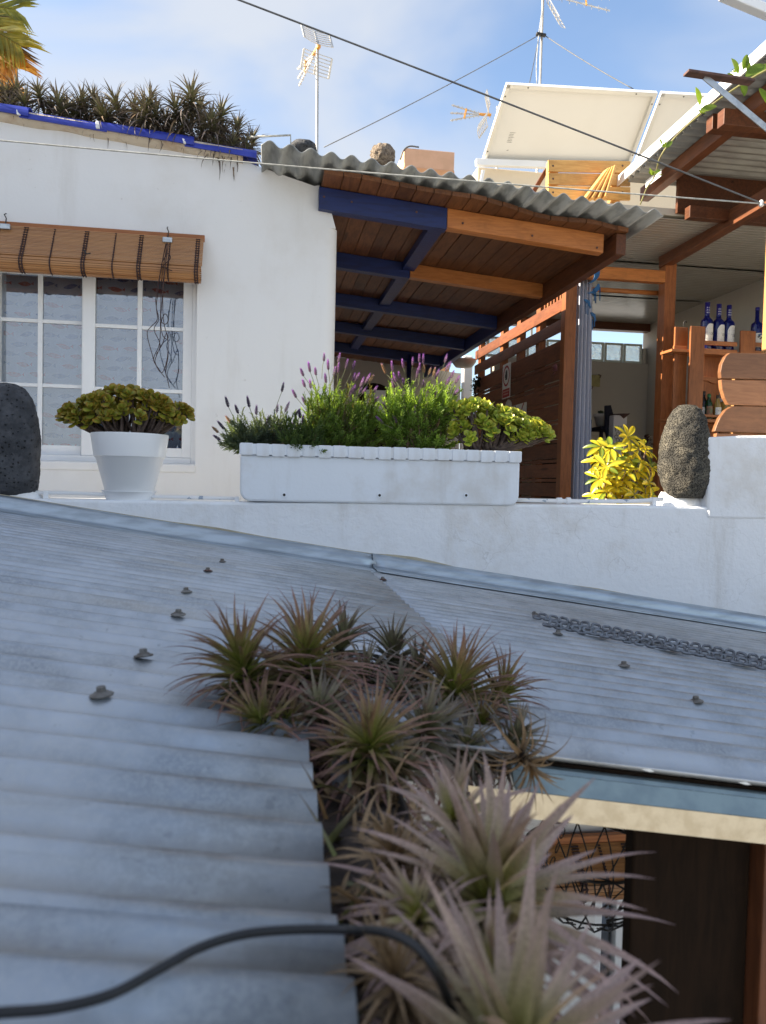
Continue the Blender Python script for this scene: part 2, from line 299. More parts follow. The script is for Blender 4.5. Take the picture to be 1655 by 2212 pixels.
# ------------------------------------------------------------------ mesh builder
WL = {}                                   # world position of every origin
def tag(o, label=None, cat=None, group=None, kind=None):
    if label: o['label'] = label
    if cat: o['category'] = cat
    if group: o['group'] = group
    if kind: o['kind'] = kind
    return o
def thing(name, loc, label, cat, group=None):
    o = bpy.data.objects.new(name, None); COL.objects.link(o); o.empty_display_size = .1
    o.location = loc; WL[o.name] = Vector(loc); return tag(o, label, cat, group)
class MB:
    def __init__(s): s.v = []; s.f = []; s.c = []; s.uv = None
    def add(s, vs, fs, col=None):
        n = len(s.v); s.v += [Vector(p) for p in vs]; s.f += [tuple(i+n for i in f) for f in fs]
        if col is None: s.c += [(1, 1, 1)]*len(vs)
        elif isinstance(col, list): s.c += col
        else: s.c += [col]*len(vs)
        return s
    def box(s, lo, hi, col=None):
        x0, y0, z0 = lo; x1, y1, z1 = hi
        return s.add([(x0,y0,z0),(x1,y0,z0),(x1,y1,z0),(x0,y1,z0),(x0,y0,z1),(x1,y0,z1),(x1,y1,z1),(x0,y1,z1)],
              [(0,3,2,1),(4,5,6,7),(0,1,5,4),(1,2,6,5),(2,3,7,6),(3,0,4,7)], col)
    def prism(s, pts, vec, col=None):
        n = len(pts); vec = Vector(vec); p = [Vector(q) for q in pts]
        nrm = Vector((0,0,0))
        for i in range(n): nrm += p[i].cross(p[(i+1) % n])
        if nrm.dot(vec) > 0: p.reverse()
        return s.add(p+[q+vec for q in p], [tuple(range(n)), tuple(range(2*n-1, n-1, -1))]+[(i, i+n, (i+1) % n+n, (i+1) % n) for i in range(n)], col)
    def bar(s, a, b, w, h, up=(0,0,1), col=None):
        """rectangular bar from a to b, w across, h along up"""
        a, b = Vector(a), Vector(b); d = (b-a).normalized(); up = Vector(up); x = d.cross(up).normalized(); y = x.cross(d).normalized()
        q = [(-w/2,-h/2),(w/2,-h/2),(w/2,h/2),(-w/2,h/2)]
        return s.add([a+x*i+y*j for i, j in q]+[b+x*i+y*j for i, j in q], [(0,1,2,3),(7,6,5,4),(0,4,5,1),(1,5,6,2),(2,6,7,3),(3,7,4,0)], col)
    def tube(s, pts, r, n=8, caps=True, col=None):
        pts = [Vector(p) for p in pts]; m = len(pts); rs = r if isinstance(r, (list, tuple)) else [r]*m
        t = (pts[1]-pts[0]).normalized(); x = t.orthogonal().normalized(); vs = []
        for i, p in enumerate(pts):
            t = (pts[min(i+1, m-1)]-pts[max(i-1, 0)]).normalized(); x = (x-t*x.dot(t)).normalized(); y = t.cross(x)
            vs += [p+(x*math.cos(2*math.pi*k/n)+y*math.sin(2*math.pi*k/n))*rs[i] for k in range(n)]
        fs = [(i*n+k, i*n+(k+1) % n, (i+1)*n+(k+1) % n, (i+1)*n+k) for i in range(m-1) for k in range(n)]
        if caps: fs += [tuple(range(n-1, -1, -1)), tuple(range((m-1)*n, m*n))]
        return s.add(vs, fs, col)
    def lathe(s, c, prof, n=32, col=None, axis=None, caps=True):
        c = Vector(c); z = Vector(axis).normalized() if axis else Vector((0,0,1)); x = z.orthogonal().normalized() if axis else Vector((1,0,0)); y = z.cross(x); vs = []
        for r, h in prof: vs += [c+z*h+(x*math.cos(2*math.pi*k/n)+y*math.sin(2*math.pi*k/n))*r for k in range(n)]
        m = len(prof); fs = [(i*n+k, i*n+(k+1) % n, (i+1)*n+(k+1) % n, (i+1)*n+k) for i in range(m-1) for k in range(n)]
        if caps: fs += [tuple(range(n-1, -1, -1)), tuple(range((m-1)*n, m*n))]
        return s.add(vs, fs, col)
    def mesh(s, me, M):
        vs = [M @ v.co for v in me.vertices]; ca = me.color_attributes.get('col')
        return s.add(vs, [tuple(p.vertices) for p in me.polygons], [tuple(ca.data[i].color[:3]) for i in range(len(vs))] if ca else None)
    def data(s, name, smooth=False, o=Vector((0,0,0)), m=None):
        me = bpy.data.meshes.new(name); me.from_pydata([p-o for p in s.v], [], s.f)
        ca = me.color_attributes.new('col', 'FLOAT_COLOR', 'POINT')
        ca.data.foreach_set('color', [x for c in s.c for x in (*c[:3], 1.0)])
        if smooth: me.polygons.foreach_set('use_smooth', [True]*len(me.polygons))
        if s.uv:
            ul = me.uv_layers.new(name='UVMap')
            for l in me.loops: ul.data[l.index].uv = s.uv[l.vertex_index]
        if m: me.materials.append(m)
        me.update(); return me
    def build(s, name, m, parent=None, smooth=False, bevel=0, label=None, cat=None, group=None, kind=None, solid=0, origin=None):
        xs = [p.x for p in s.v]; ys = [p.y for p in s.v]; zs = [p.z for p in s.v]
        o = Vector(origin) if origin is not None else Vector(((min(xs)+max(xs))/2, (min(ys)+max(ys))/2, min(zs)))
        return place(name, s.data(name, smooth, o, m), o, parent, bevel, label, cat, group, kind, solid)
def place(name, me, o, parent=None, bevel=0, label=None, cat=None, group=None, kind=None, solid=0, rot=None):
    ob = bpy.data.objects.new(name, me); COL.objects.link(ob); o = Vector(o); WL[ob.name] = o
    if parent: ob.parent = parent; ob.location = o-WL[parent.name]
    else: ob.location = o
    if rot is not None: ob.rotation_euler = rot.to_euler()
    if bevel:
        b = ob.modifiers.new('edge', 'BEVEL'); b.width = bevel; b.segments = 2; b.limit_method = 'ANGLE'; b.angle_limit = R(40)
    if solid:
        b = ob.modifiers.new('gauge', 'SOLIDIFY'); b.thickness = solid; b.offset = 0
    return tag(ob, label, cat, group, kind)
def curve(pts, k=6):
    """smooth (Catmull-Rom) line through points"""
    p = [Vector(q) for q in pts]; p = [p[0]*2-p[1]]+p+[p[-1]*2-p[-2]]; out = []
    for i in range(1, len(p)-2):
        for j in range(k):
            t = j/k; a, b, c, d = p[i-1:i+3]
            out.append(.5*((2*b)+(c-a)*t+(2*a-5*b+4*c-d)*t*t+(3*b-a-3*c+d)*t**3))
    return out+[p[-2]]
def lerp(a, b, t): return tuple(x+(y-x)*t for x, y in zip(a, b))
U = random.uniform

# =================================================================== SETTING
MB().add([(-300,-300,GZ),(300,-300,GZ),(300,300,GZ),(-300,300,GZ)], [(0,1,2,3)]).build('ground', M_ground, kind='structure', label='dark paved ground below the terrace')
MB().box((-4, 3.742, FZ-.14), (6, 9.2, FZ)).build('terrace_floor', M_floor, kind='structure', label='tiled terrace floor behind the parapet')

# ---- parapet wall
pp = thing('parapet_wall', (0, YP, GZ), 'long low white plastered parapet wall between the metal roof and the terrace', 'wall')
top = [onY(u, v, YP) for u, v in ((95,1078),(300,1081),(520,1085),(820,1086),(1110,1089),(1300,1091),(1445,1093))]
zt = top[0].z; pts = [Vector((-4, YP, zt-.01))]+top+[Vector((5, YP, top[-1].z)), Vector((5, YP, GZ)), Vector((-4, YP, GZ))]
MB().prism(pts, (0, .24, 0)).build('wall_body', M_para, pp, bevel=.012)
q = [onY(u, v, YP-.006) for u, v in ((1528,1120),(1530,944),(1600,941),(1700,940))]
MB().prism([q[0], q[1], q[2], q[3], Vector((5, q[0].y, q[3].z)), Vector((5, q[0].y, q[0].z))], (0, .26, 0)).build('raised_section', M_para, pp, bevel=.012)
def mound(u0, u1, v0, v1, Y):
    mb = MB(); a = onY(u0, v1, Y); b = onY(u1, v0, Y); c = (a+b)/2; n = 24; vs = []
    for j in range(5):
        t = j/4
        for k in range(n):
            th = 2*math.pi*k/n; rr = (b.x-a.x)/2*(1-.22*t**2)*(1+.05*noise.noise(Vector((math.cos(th)*2, math.sin(th)*2, t*2+u0))))
            vs.append((c.x+math.cos(th)*rr, c.y+.06+math.sin(th)*rr*.8, a.z+(b.z-a.z)*t+.012*noise.noise(Vector((math.cos(th)*4, math.sin(th)*4, u0)))*(t)))
    mb.add(vs, [(j*n+k, j*n+(k+1) % n, (j+1)*n+(k+1) % n, (j+1)*n+k) for j in range(4) for k in range(n)]+[tuple(range(4*n, 5*n))])
    mb.build('plaster_mound', M_para, pp, smooth=True)
mound(-70, 92, 1060, 1090, 3.56); mound(1434, 1530, 1066, 1096, 3.56)

# ---- house
HX0, HX1 = -7.0, onY(727, 640, YF).x
h = thing('white_house', (-2, YF, GZ), 'white plastered house with a shuttered window and blue tiled roof edge', 'house')
ca, cb = onY(0, 240, YF), onY(556, 336, YF); CS = (cb.z-ca.z)/(cb.x-ca.x)
def cz(x): return ca.z+CS*(x-ca.x)
WX0, WX1 = onY(-32, 800, YF).x, onY(424, 800, YF).x
WZ0, WZ1 = onY(300, 1000, YF).z, onY(300, 560, YF).z
mb = MB(); D = (0, .28, 0)
mb.prism([(HX0, YF, GZ), (WX0, YF, GZ), (WX0, YF, cz(WX0)), (HX0, YF, cz(HX0))], D)
mb.prism([(WX0, YF, GZ), (WX1, YF, GZ), (WX1, YF, WZ0), (WX0, YF, WZ0)], D)
mb.prism([(WX0, YF, WZ1), (WX1, YF, WZ1), (WX1, YF, cz(WX1)), (WX0, YF, cz(WX0))], D)
xr = HX1-.07; zc = onY(727, 492, YF).z
k1, k2 = onY(690, 424, YF), onY(716, 457, YF)
mb.prism([(WX1, YF, GZ), (xr, YF, GZ), (xr, YF, zc), (k2.x-.02, YF, k2.z), (k1.x, YF, k1.z), (k1.x, YF, pz(k1.x)-.03), (onY(680, 380, YF).x, YF, pz(.38)-.03), (WX1, YF, cz(WX1))], D)
n = 10; plan = [(xr, YF+.28), (xr, YF)]+[(xr+.07*math.sin(math.pi/2*i/n), YF+.07-.07*math.cos(math.pi/2*i/n)) for i in range(1, n+1)]+[(HX1, YF+.28)]
mb.prism([(x, y, GZ) for x, y in plan], (0, 0, zc-GZ-.0))
mb.prism([(xr, YF+.004, zc-.002), (HX1-.012, YF+.004, zc-.002), (k2.x, YF+.004, k2.z), (xr, YF+.004, k2.z+.0)], (0, .27, 0))
mb.box((HX1-.25, YF+.28, GZ), (HX1, 10.2, 1.2))
mb.prism([(HX1-.25, YF+.29, 1.2), (HX1, YF+.29, 1.2), (HX1, YF+.29, pz(HX1)-.14), (HX1-.25, YF+.29, pz(HX1)-.14)], (0, 5.9, 0))
mb.build('wall', M_wall, h)
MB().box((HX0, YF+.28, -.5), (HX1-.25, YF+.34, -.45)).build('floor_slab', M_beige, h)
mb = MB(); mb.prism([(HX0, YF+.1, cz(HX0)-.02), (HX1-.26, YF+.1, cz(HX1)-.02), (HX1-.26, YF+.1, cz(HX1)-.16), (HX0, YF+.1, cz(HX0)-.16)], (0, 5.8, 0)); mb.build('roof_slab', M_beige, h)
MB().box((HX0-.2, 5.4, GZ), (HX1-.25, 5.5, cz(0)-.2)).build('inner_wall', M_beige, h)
# mortar eave under the tiles
mb = MB(); xs = [HX0+.05*i for i in range(int((cb.x+.02-HX0)/.05))]; n = len(xs); vs = []
for x in xs:
    j = .010*noise.noise(Vector((x*7, 0, 3))); k = .012*noise.noise(Vector((x*5, 2, 1)))
    vs += [(x, YF-.05+j, cz(x)+.0), (x, YF-.045+j, cz(x)-.03), (x, YF-.012, cz(x)-.055+k), (x, YF+.01, cz(x)-.058+k), (x, YF+.1, cz(x))]
mb.add(vs, [(i*5+k, (i+1)*5+k, (i+1)*5+(k+1) % 5, i*5+(k+1) % 5) for i in range(n-1) for k in range(5)]); mb.build('eave_mortar', M_eave, h, smooth=True)
# blue ridge tiles along the edge
def tile(x0, x1, r, dz=0, nrm=12):
    mb = MB(); vs = []; m = 6
    for t in (0, .5, 1):
        x = x0+(x1-x0)*t; rr = r*(1+.10*t)
        for sgn, ro in ((1, rr), (-1, rr-.012)):
            for k in range(nrm+1):
                a = math.pi*(k/nrm)*1.06-.09; vs.append((x, YF-.005-math.cos(a)*ro, cz(x)-.028+dz+math.sin(a)*ro*.95))
    w_ = nrm+1; s = 2*w_; fs = []
    for i in range(2):
        for k in range(nrm):
            fs.append((i*s+k, i*s+k+1, (i+1)*s+k+1, (i+1)*s+k)); fs.append((i*s+w_+k+1, i*s+w_+k, (i+1)*s+w_+k, (i+1)*s+w_+k+1))
        fs.append((i*s+w_, i*s, (i+1)*s, (i+1)*s+w_)); fs.append((i*s+nrm, i*s+w_+nrm, (i+1)*s+w_+nrm, (i+1)*s+nrm))
    for e in (0, 2):
        for k in range(nrm): fs.append((e*s+k, e*s+w_+k, e*s+w_+k+1, e*s+k+1)[::1 if e == 0 else -1])
    mb.add(vs, fs); mb.build('ridge_tile', M_blue, h, smooth=False, bevel=.002)
tx = [onY(u, 250, YF).x for u in (-210, -80, 48, 215, 402, 556)]
for i in range(5): tile(tx[i]-.0, tx[i+1]+(.05 if i < 4 else 0), .052+(i % 2)*.006, (0, .006, -.004, .004, -.006)[i])
for i in range(5):                                             # lumps of white mortar at the joints
    x = tx[i+1]; mb = MB(); vs = []
    for k in range(9):
        a = math.pi*k/8; vs += [(x-.008+U(-.004, .004), YF-.005-math.cos(a)*.063, cz(x)-.03+math.sin(a)*.060), (x+.010+U(-.006, .006), YF-.005-math.cos(a)*.059, cz(x)-.03+math.sin(a)*.056)]
    if i < 4: mb.add(vs, [(2*k, 2*k+2, 2*k+3, 2*k+1) for k in range(8)]); mb.build('joint_mortar', M_para, h, solid=.008)

# window (part of the house)
def wx(u, Y=YF+.06): return onY(u, 800, Y).x
def wz(v, Y=YF+.06): return onY(300, v, Y).z
Y0 = YF+.07
win = MB()
for a in ((WX0, WX0+.045, WZ0, WZ1), (WX1-.03, WX1-.001, WZ0, WZ1)): win.box((a[0], Y0-.015, a[2]), (a[1], Y0+.09, a[3]))
win.box((WX0+.045, Y0-.013, WZ0+.001), (WX1-.03, Y0+.09, WZ0+.035)); win.box((WX0+.045, Y0-.013, WZ1-.04), (WX1-.03, Y0+.09, WZ1-.001))
win = win.build('window', M_alu, h, bevel=.003)
MB().box((WX0, YF-.008, WZ0-.05), (WX1+.005, Y0-.02, WZ0-.002)).build('window_sill', M_wall, win, bevel=.008)
def sash(x0, x1, y, mull, rails, st0, st1):
    z0, z1 = WZ0+.036, WZ1-.041
    f = MB(); f.box((x0, y, z0), (x0+st0, y+.035, z1)); f.box((x1-st1, y, z0), (x1, y+.035, z1))
    f.box((x0+st0, y+.001, z0), (x1-st1, y+.034, z0+.055)); f.box((x0+st0, y+.001, z1-.05), (x1-st1, y+.034, z1)); f.build('sash_frame', M_alu, win, bevel=.003)
    gx0, gx1, gz0, gz1 = x0+st0, x1-st1, z0+.055, z1-.05
    xs = [gx0]+mull+[gx1]; zs = [gz0]+sorted(rails)+[gz1]; b = .013
    for x in mull: MB().box((x-b, y+.004, gz0), (x+b, y+.03, gz1)).build('glazing_bar', M_alu, win, bevel=.002)
    for z in rails:
        for i in range(len(xs)-1):
            MB().box((xs[i]+(b if i else 0), y+.005, z-b*.8), (xs[i+1]-(b if i < len(xs)-2 else 0), y+.029, z+b*.8)).build('glazing_bar', M_alu, win, bevel=.002)
    for i in range(len(xs)-1):
        for j in range(len(zs)-1):
            MB().box((xs[i], y+.015, zs[j]), (xs[i+1], y+.019, zs[j+1])).build('pane', M_glass, win)
    MB().box((gx0-.003, y+.03, gz0-.003), (gx0+.004, y+.034, gz1)).build('gasket', M_rubber, win)
    MB().box((gx1-.004, y+.03, gz0-.003), (gx1+.003, y+.034, gz1)).build('gasket', M_rubber, win)
sash(wx(176), WX1-.031, Y0, [wx(300)], [wz(842), wz(706)], wx(204)-wx(176), WX1-.031-wx(394))
sash(wx(-28), wx(200), Y0+.042, [wx(80)], [wz(838), wz(700)], .05, wx(200)-wx(171))
# curtain inside
mb = MB(); nx, nz_ = 120, 2; uv = []; vs = []
for j in range(nz_):
    for i in range(nx+1):
        x = WX0-.05+(WX1-WX0+.1)*i/nx; y = YF+.185+.018*math.sin(x*21+.6*math.sin(x*5))+.006*math.sin(x*57)
        z = (WZ0-.05, WZ1+.05)[j]; vs.append((x, y, z)); uv.append((x*1.12+10, z+5))
mb.add(vs, [(i, i+1, nx+2+i, nx+1+i) for i in range(nx)]); mb.uv = uv
mb.build('printed_curtain', M_fish, label='pale curtain printed with blue and coral fish behind the window panes', cat='curtain', smooth=True)

# ---- bamboo roll blind
def blind(name, a, b, zt, zm, yw, out, rr, label, cols, dx):
    """a..b along x, zt rail, zm where the roll begins, yw wall plane, out how far the roll stands off"""
    t = thing(name, ((a+b)/2, yw-.05, zm-rr*2), label, 'window blind')
    MB().box((a-.004, yw-.035, zt-.012), (b+.004, yw-.012, zt+.022)).build('top_rail', W_slatX, t, bevel=.002)
    ya, yb = yw-.04, yw-out; n = 22; mb = MB()
    for i in range(n):
        s0, s1 = i/n, (i+.78)/n; z0, z1 = zt-(zt-zm)*s0, zt-(zt-zm)*s1; y0, y1 = ya+(yb-ya)*s0, ya+(yb-ya)*s1; j = U(-.001, .001)
        mb.prism([(a, y0+j, z0), (a, y1+j, z1), (a, y1+.004, z1), (a, y0+.004, z0)], (b-a, 0, 0))
    mb.build('slat_panel', M_bamboo, t, kind='stuff')
    mb = MB(); m = 26; cy, czz = yb+rr*.8, zm-rr*.62
    for i in range(m):
        a0, a1 = 2*math.pi*i/m, 2*math.pi*(i+.80)/m; e = .006*noise.noise(Vector((i*.7, 0, 0)))
        P = [(cy-math.cos(q)*(rr+e+k)*1.05, czz+math.sin(q)*(rr+e+k)*.92) for q, k in ((a0, 0), (a1, 0), (a1, -.004), (a0, -.004))]
        mb.prism([(a, *p) for p in P], (b-a-.01, 0, 0))
    for k in range(3): mb.tube([(a+.01, cy, czz), (b-.02, cy, czz)], rr*(.75-.2*k), 12)
    mb.build('rolled_slats', M_bamboo, t, kind='stuff')
    for x, dbl in cols:
        mb = MB()
        for s in ((-.007, .007) if dbl else (0,)):
            mb.tube([(x+s+dx*.0, ya-.004, zt-.012), (x+s, yb-.004, zm)], .0034, 5)
            mb.tube([(x+s, cy-math.cos(q)*rr*1.12, czz+math.sin(q)*rr*.99) for q in [math.pi*.38-math.pi*.1*k for k in range(10)]], .0034, 5)
        for i in range(12):
            s0 = (i+.5)/12; mb.bar((x-(.012 if dbl else .004), ya+(yb-ya)*s0-.004, zt-(zt-zm)*s0), (x+(.012 if dbl else .004), ya+(yb-ya)*s0-.004, zt-(zt-zm)*s0), .004, .0045)
        for i in range(9):
            q = math.pi*.38-math.pi*.1*i; mb.bar((x-(.012 if dbl else .004), cy-math.cos(q)*rr*1.12, czz+math.sin(q)*rr*.99), (x+(.012 if dbl else .004), cy-math.cos(q)*rr*1.12, czz+math.sin(q)*rr*.99), .004, .0045)
        mb.build('stitching', M_cord, t)
    return t
YB = 4.47
bt = blind('bamboo_blind', onY(-70, 480, YB).x, onY(441, 516, YB).x, onY(220, 503, YB).z, onY(220, 562, YB-.12).z, YB+.02, .14, .052,
      'rolled up bamboo blind with dark stitching above the fish curtain window', [(onY(u, 520, YB).x, d) for u, d in ((61, 1), (191, 1), (308, 1), (429, 1), (122, 0), (253, 0), (370, 0), (5, 0))], 0)
for u, v in ((362, 519), (12, 490)):
    p = onY(u, v, YB-.04); mb = MB(); mb.box((p.x-.026, p.y-.012, p.z-.014), (p.x+.026, p.y, p.z+.014)); mb.build('pulley_bracket', M_steel, bt, bevel=.003)
    mb = MB(); c = onY(u, v-22, YF-.02); mb.tube([c+Vector((0, .01, .02)), c+Vector((0, -.02, .005)), c+Vector((.008, -.012, -.012)), p+Vector((0, 0, .014))], .003, 6); mb.build('wall_hook', M_black, bt)
mb = MB(); p = onY(188, 545, YB-.14); mb.tube([p+Vector((-.015, 0, .01)), p+Vector((0, -.01, -.012)), p+Vector((.018, 0, -.004))], .004, 6); mb.build('cleat', M_black, bt)
def hang(pts, Y): return curve([onY(u, v, Y) for u, v in pts], 5)
cords = thing('blind_cords', onY(350, 835, 4.33), 'tangle of thin dark brown cords hanging from the bamboo blind', 'cord')
for k, pts in enumerate((
    ((360,525),(352,560),(345,600),(338,660),(340,690),(327,705),(318,722),(330,770),(334,785)),
    ((362,525),(354,570),(349,610),(347,670),(345,740),(332,775),(345,800),(356,815)),
    ((364,527),(357,575),(352,620),(353,690),(362,730),(363,770),(358,800),(362,820),(366,838)),
    ((358,527),(346,590),(337,640),(338,665),(343,690),(333,712),(346,745),(335,780),(350,805),(362,770),(361,720),(350,745),(338,765)),
    ((361,527),(356,590),(351,640),(348,690),(358,700),(364,690),(356,678),(348,700),(352,725),(360,733)))):
    MB().tube(hang(pts, 4.335-.004*k), .0022, 5).build('cord', M_cord, cords, smooth=True)
mb = MB(); mb.tube(hang(((352,575),(368,558),(362,548),(349,572),(360,580),(372,585)), 4.32), .0026, 5); mb.build('knot', M_cord, cords, smooth=True)

# ---- porch roof: corrugated sheets over planks on painted beams
po = thing('porch_roof', (1.2, 5.0, 1.4), 'timber porch roof of brown planks on half blue beams under grey corrugated sheets', 'roof')
def wave(name, m, parent, x0, x1, y0, y1, zf, pitch, amp, along, ny=10, thick=.003, jag=0, phase=0.):
    """corrugated sheet; ridges run along 'X' or 'Y'"""
    mb = MB(); vs = []; cs = []
    if along == 'Y': n = max(8, int((x1-x0)/pitch*10)); a0, a1, b0, b1 = x0, x1, y0, y1
    else: n = max(8, int((y1-y0)/pitch*10)); a0, a1, b0, b1 = y0, y1, x0, x1
    for j in range(ny+1):
        b = b0+(b1-b0)*j/ny
        for i in range(n+1):
            a = a0+(a1-a0)*i/n; wv = amp*math.cos(2*math.pi*(a-phase)/pitch); e = jag*noise.noise(Vector((a*3, b*.6, x0*5)))
            bb = b+(jag*1.5*noise.noise(Vector((a*2.3, 1, x0))) if j in (0, ny) else 0)
            cs.append((1-max(0, -wv/amp-.25)*.95,)*3); vs.append((a, bb, zf(a, bb)+wv+e) if along == 'Y' else (bb, a, zf(bb, a)+wv+e))
    w_ = n+1; mb.add(vs, [(j*w_+i, j*w_+i+1, (j+1)*w_+i+1, (j+1)*w_+i) for j in range(ny) for i in range(n)], cs)
    return mb.build(name, m, parent, smooth=True, solid=thick)
PZ = lambda x, y: pz(x)
for x0, x1, o in ((-.045, .78, 0), (.70, 1.52, .006), (1.44, 2.215, .0)):
    wave('roof_sheet', M_grey, po, x0, x1, 4.14+o, 10.2, (lambda o: (lambda x, y: pz(x)+o))(o), .108, .016, 'Y', 14, .005, .006)
fy = lambda x: 4.27+.10*max(0, min(1, (x-1.15)/.45))-.03*math.exp(-((x-1.85)/.12)**2)+.012*math.sin(x*9)
x = HX1-.10; i = 0
while x < 2.1:
    w_ = .104+U(-.006, .006); x1 = min(x+w_-.004, 2.12); mb = MB(); zb = -.052+U(-.002, .002)
    mb.prism([(x, fy(x), pz(x)+zb), (x1, fy(x1), pz(x1)+zb), (x1, fy(x1), pz(x1)+zb+.026), (x, fy(x), pz(x)+zb+.026)], (0, 10.1-fy(x), 0))
    mb.build('plank', W_plank, po, bevel=.002); x += w_; i += 1
BY = [4.47, 5.62, 6.78, 7.92, 9.05]
def hb(x0, x1, y, m, hgt=.115, wd=.075, nm='beam'):
    z = -.0535; mb = MB(); mb.prism([(x0, y, pz(x0)+z), (x1, y, pz(x1)+z), (x1, y, pz(x1)+z-hgt), (x0, y, pz(x0)+z-hgt)], (0, wd, 0)); return mb.build(nm, m, po, bevel=.004)
XS, XE = 1.03, 2.075
hb(onY(689, 430, 4.46).x, XS, 4.455, M_bluewood, .125); hb(XS+.002, XE-.07, 4.458, W_beam, .112)
hb(HX1+.001, XS, BY[1], M_bluewood, .11); hb(XS+.002, XE-.02, BY[1]+.003, W_beam, .10)
for u, v in ((700, 425), (760, 436), (900, 458), (1000, 482), (1150, 509), (1290, 535)):
    p = onY(u, v, 4.453); mb = MB(); mb.lathe(p, [(.007, 0), (.006, .003), (0, .004)], 10, axis=(0, -1, 0), caps=False); mb.build('bolt_head', M_rust, po)
for y in BY[2:]: hb(HX1+.001, XE-.02, y, M_bluewood, .11)
for y0, y1 in zip([4.535]+[y+.08 for y in BY[1:4]], BY[1:]):                     # blue joist between the beams, pieces of the edge beam
    mb = MB(); mb.prism([(XS-.06, y0, pz(XS)-.055), (XS+.03, y0, pz(XS)-.062), (XS+.03, y0, pz(XS)-.115), (XS-.06, y0, pz(XS)-.108)], (0, y1-y0-.005, 0)); mb.build('joist', M_bluewood, po, bevel=.003)
mb = MB(); mb.prism([(XE-.018, 4.40, pz(XE)-.055), (XE+.045, 4.40, pz(XE)-.06), (XE+.045, 4.40, pz(XE)-.18), (XE-.018, 4.40, pz(XE)-.18)], (0, 2.42, 0)); mb.build('edge_beam', W_beamY, po, bevel=.004)
mb = MB(); mb.prism([(XE-.018, 6.825, pz(XE)-.055), (XE+.045, 6.825, pz(XE)-.06), (XE+.045, 6.825, pz(XE)-.18), (XE-.018, 6.825, pz(XE)-.18)], (0, 3.2, 0)); mb.build('edge_beam', M_bluewood, po, bevel=.004)
# back wall of the porch
bw = thing('porch_back_wall', (1.2, 10.2, FZ), 'beige plastered back wall in the shade of the porch', 'wall')
bxr = onY(996, 800, 10.1).x
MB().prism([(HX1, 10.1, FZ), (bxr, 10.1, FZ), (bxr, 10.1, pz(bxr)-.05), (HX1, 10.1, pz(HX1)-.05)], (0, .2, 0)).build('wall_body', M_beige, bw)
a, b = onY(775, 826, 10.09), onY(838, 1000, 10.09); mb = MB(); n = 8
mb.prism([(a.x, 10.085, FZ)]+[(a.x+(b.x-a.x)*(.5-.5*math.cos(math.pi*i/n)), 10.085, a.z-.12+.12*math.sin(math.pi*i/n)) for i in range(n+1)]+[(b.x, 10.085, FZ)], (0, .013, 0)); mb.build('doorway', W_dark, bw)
a, b = onY(790, 842, 10.07), onY(832, 905, 10.07); MB().box((a.x, 10.06, b.z), (b.x, 10.082, a.z)).build('poster', M_white, bw)
p = onY(1012, 800, 9.9); MB().box((p.x-.07, 9.9, FZ), (p.x+.06, 10.0, onY(1012, 768, 9.9).z)).build('wall_end_pier', M_wall, bw, bevel=.02)
p = onY(884, 770, 8.6); mb = MB(); mb.tube([(p.x, 8.6, pz(p.x)-.17), (p.x, 8.6, .3), (p.x, 8.6, FZ)], .028, 10); mb.build('blue_prop', M_bluewood, label='slim dark blue prop standing under the far porch beams', cat='post', smooth=True)
p = onY(1002, 795, 9.0)
mb = MB(); mb.lathe(p, [(.02, .0), (.10, .01), (.14, .06), (.15, .1), (.145, .1), (.1, .03)], 20); mb.build('lamp_bowl', M_beige, label='round beige bowl lamp hanging at the back of the porch', cat='lamp', smooth=True)

# ---- slatted pallet screen and the two posts carrying the bar beam
FX = 2.45; YA = onX(1225, 800, FX).y
fe = thing('slatted_screen', (FX, 7.2, FZ), 'brown slatted timber screen between the porch and the bar', 'screen')
YFE = onX(1026, 850, FX).y; zt = onX(1212, 655, FX).z; z = FZ; k = 0; sl = []
while z < 1.10:
    sl.append((z, z+.122)); z += .130
    sl.append((z, z+.029)); z += .036
for zz in (1.11, 1.30, 1.47): sl.append((zz, zz+.105))
sl.append((1.66, 1.73))
for z0, z1 in sl:
    cuts = [YA+.05, YA+.05+U(1.2, 1.9), YFE+U(-.02, .02)]
    for y0, y1 in zip(cuts, cuts[1:]):
        MB().box((FX-.012+U(-.003, .003), y0, z0+U(-.003, .003)), (FX+.008, y1-.003, z1+U(-.003, .003))).build('slat', W_slatY, fe, bevel=.002)
for y in (YA+.12, YA+.75, YA+1.3, YA+1.85, YFE-.12): MB().box((FX+.009, y-.05, FZ), (FX+.07, y+.05, 1.71)).build('batten', W_postZ, fe, bevel=.002)
for i in range(7): MB().box((FX+.012, YA+.14+i*.075, 1.585), (FX+.03, YA+.17+i*.075, 1.73)).build('baluster', W_postZ, fe, bevel=.002)
pa = onX(1213, 800, FX); pb = onY(1449, 800, YA-.0)
px0, px1 = onY(1213, 800, YA).x, onY(1237, 800, YA).x
ztop = onY(1330, 575, YA-.03).z
MB().box((px0, YA-.045, FZ), (px1, YA+.045, onY(1225, 592, YA).z)).build('timber_post', W_postZ, bevel=.004, label='square timber post at the front end of the slatted screen', cat='post')
bx0, bx1 = onY(1422, 800, YA).x, onY(1447, 800, YA).x
MB().box((bx0+.01, YA-.045, FZ), (bx1+.005, YA+.065, onY(1450, 532, YA).z)).build('timber_post', W_postZ, bevel=.004, label='tall square timber post left of the bottle shelf', cat='post')
mb = MB(); za, zb = onY(1330, 577, YA-.05).z, onY(1330, 603, YA-.05).z
mb.box((px1-.20, YA-.05, zb), (bx0+.008, YA+.02, za)); mb.build('cross_beam', W_beam, bevel=.004, label='horizontal timber beam joining the two posts above the curtain', cat='beam')
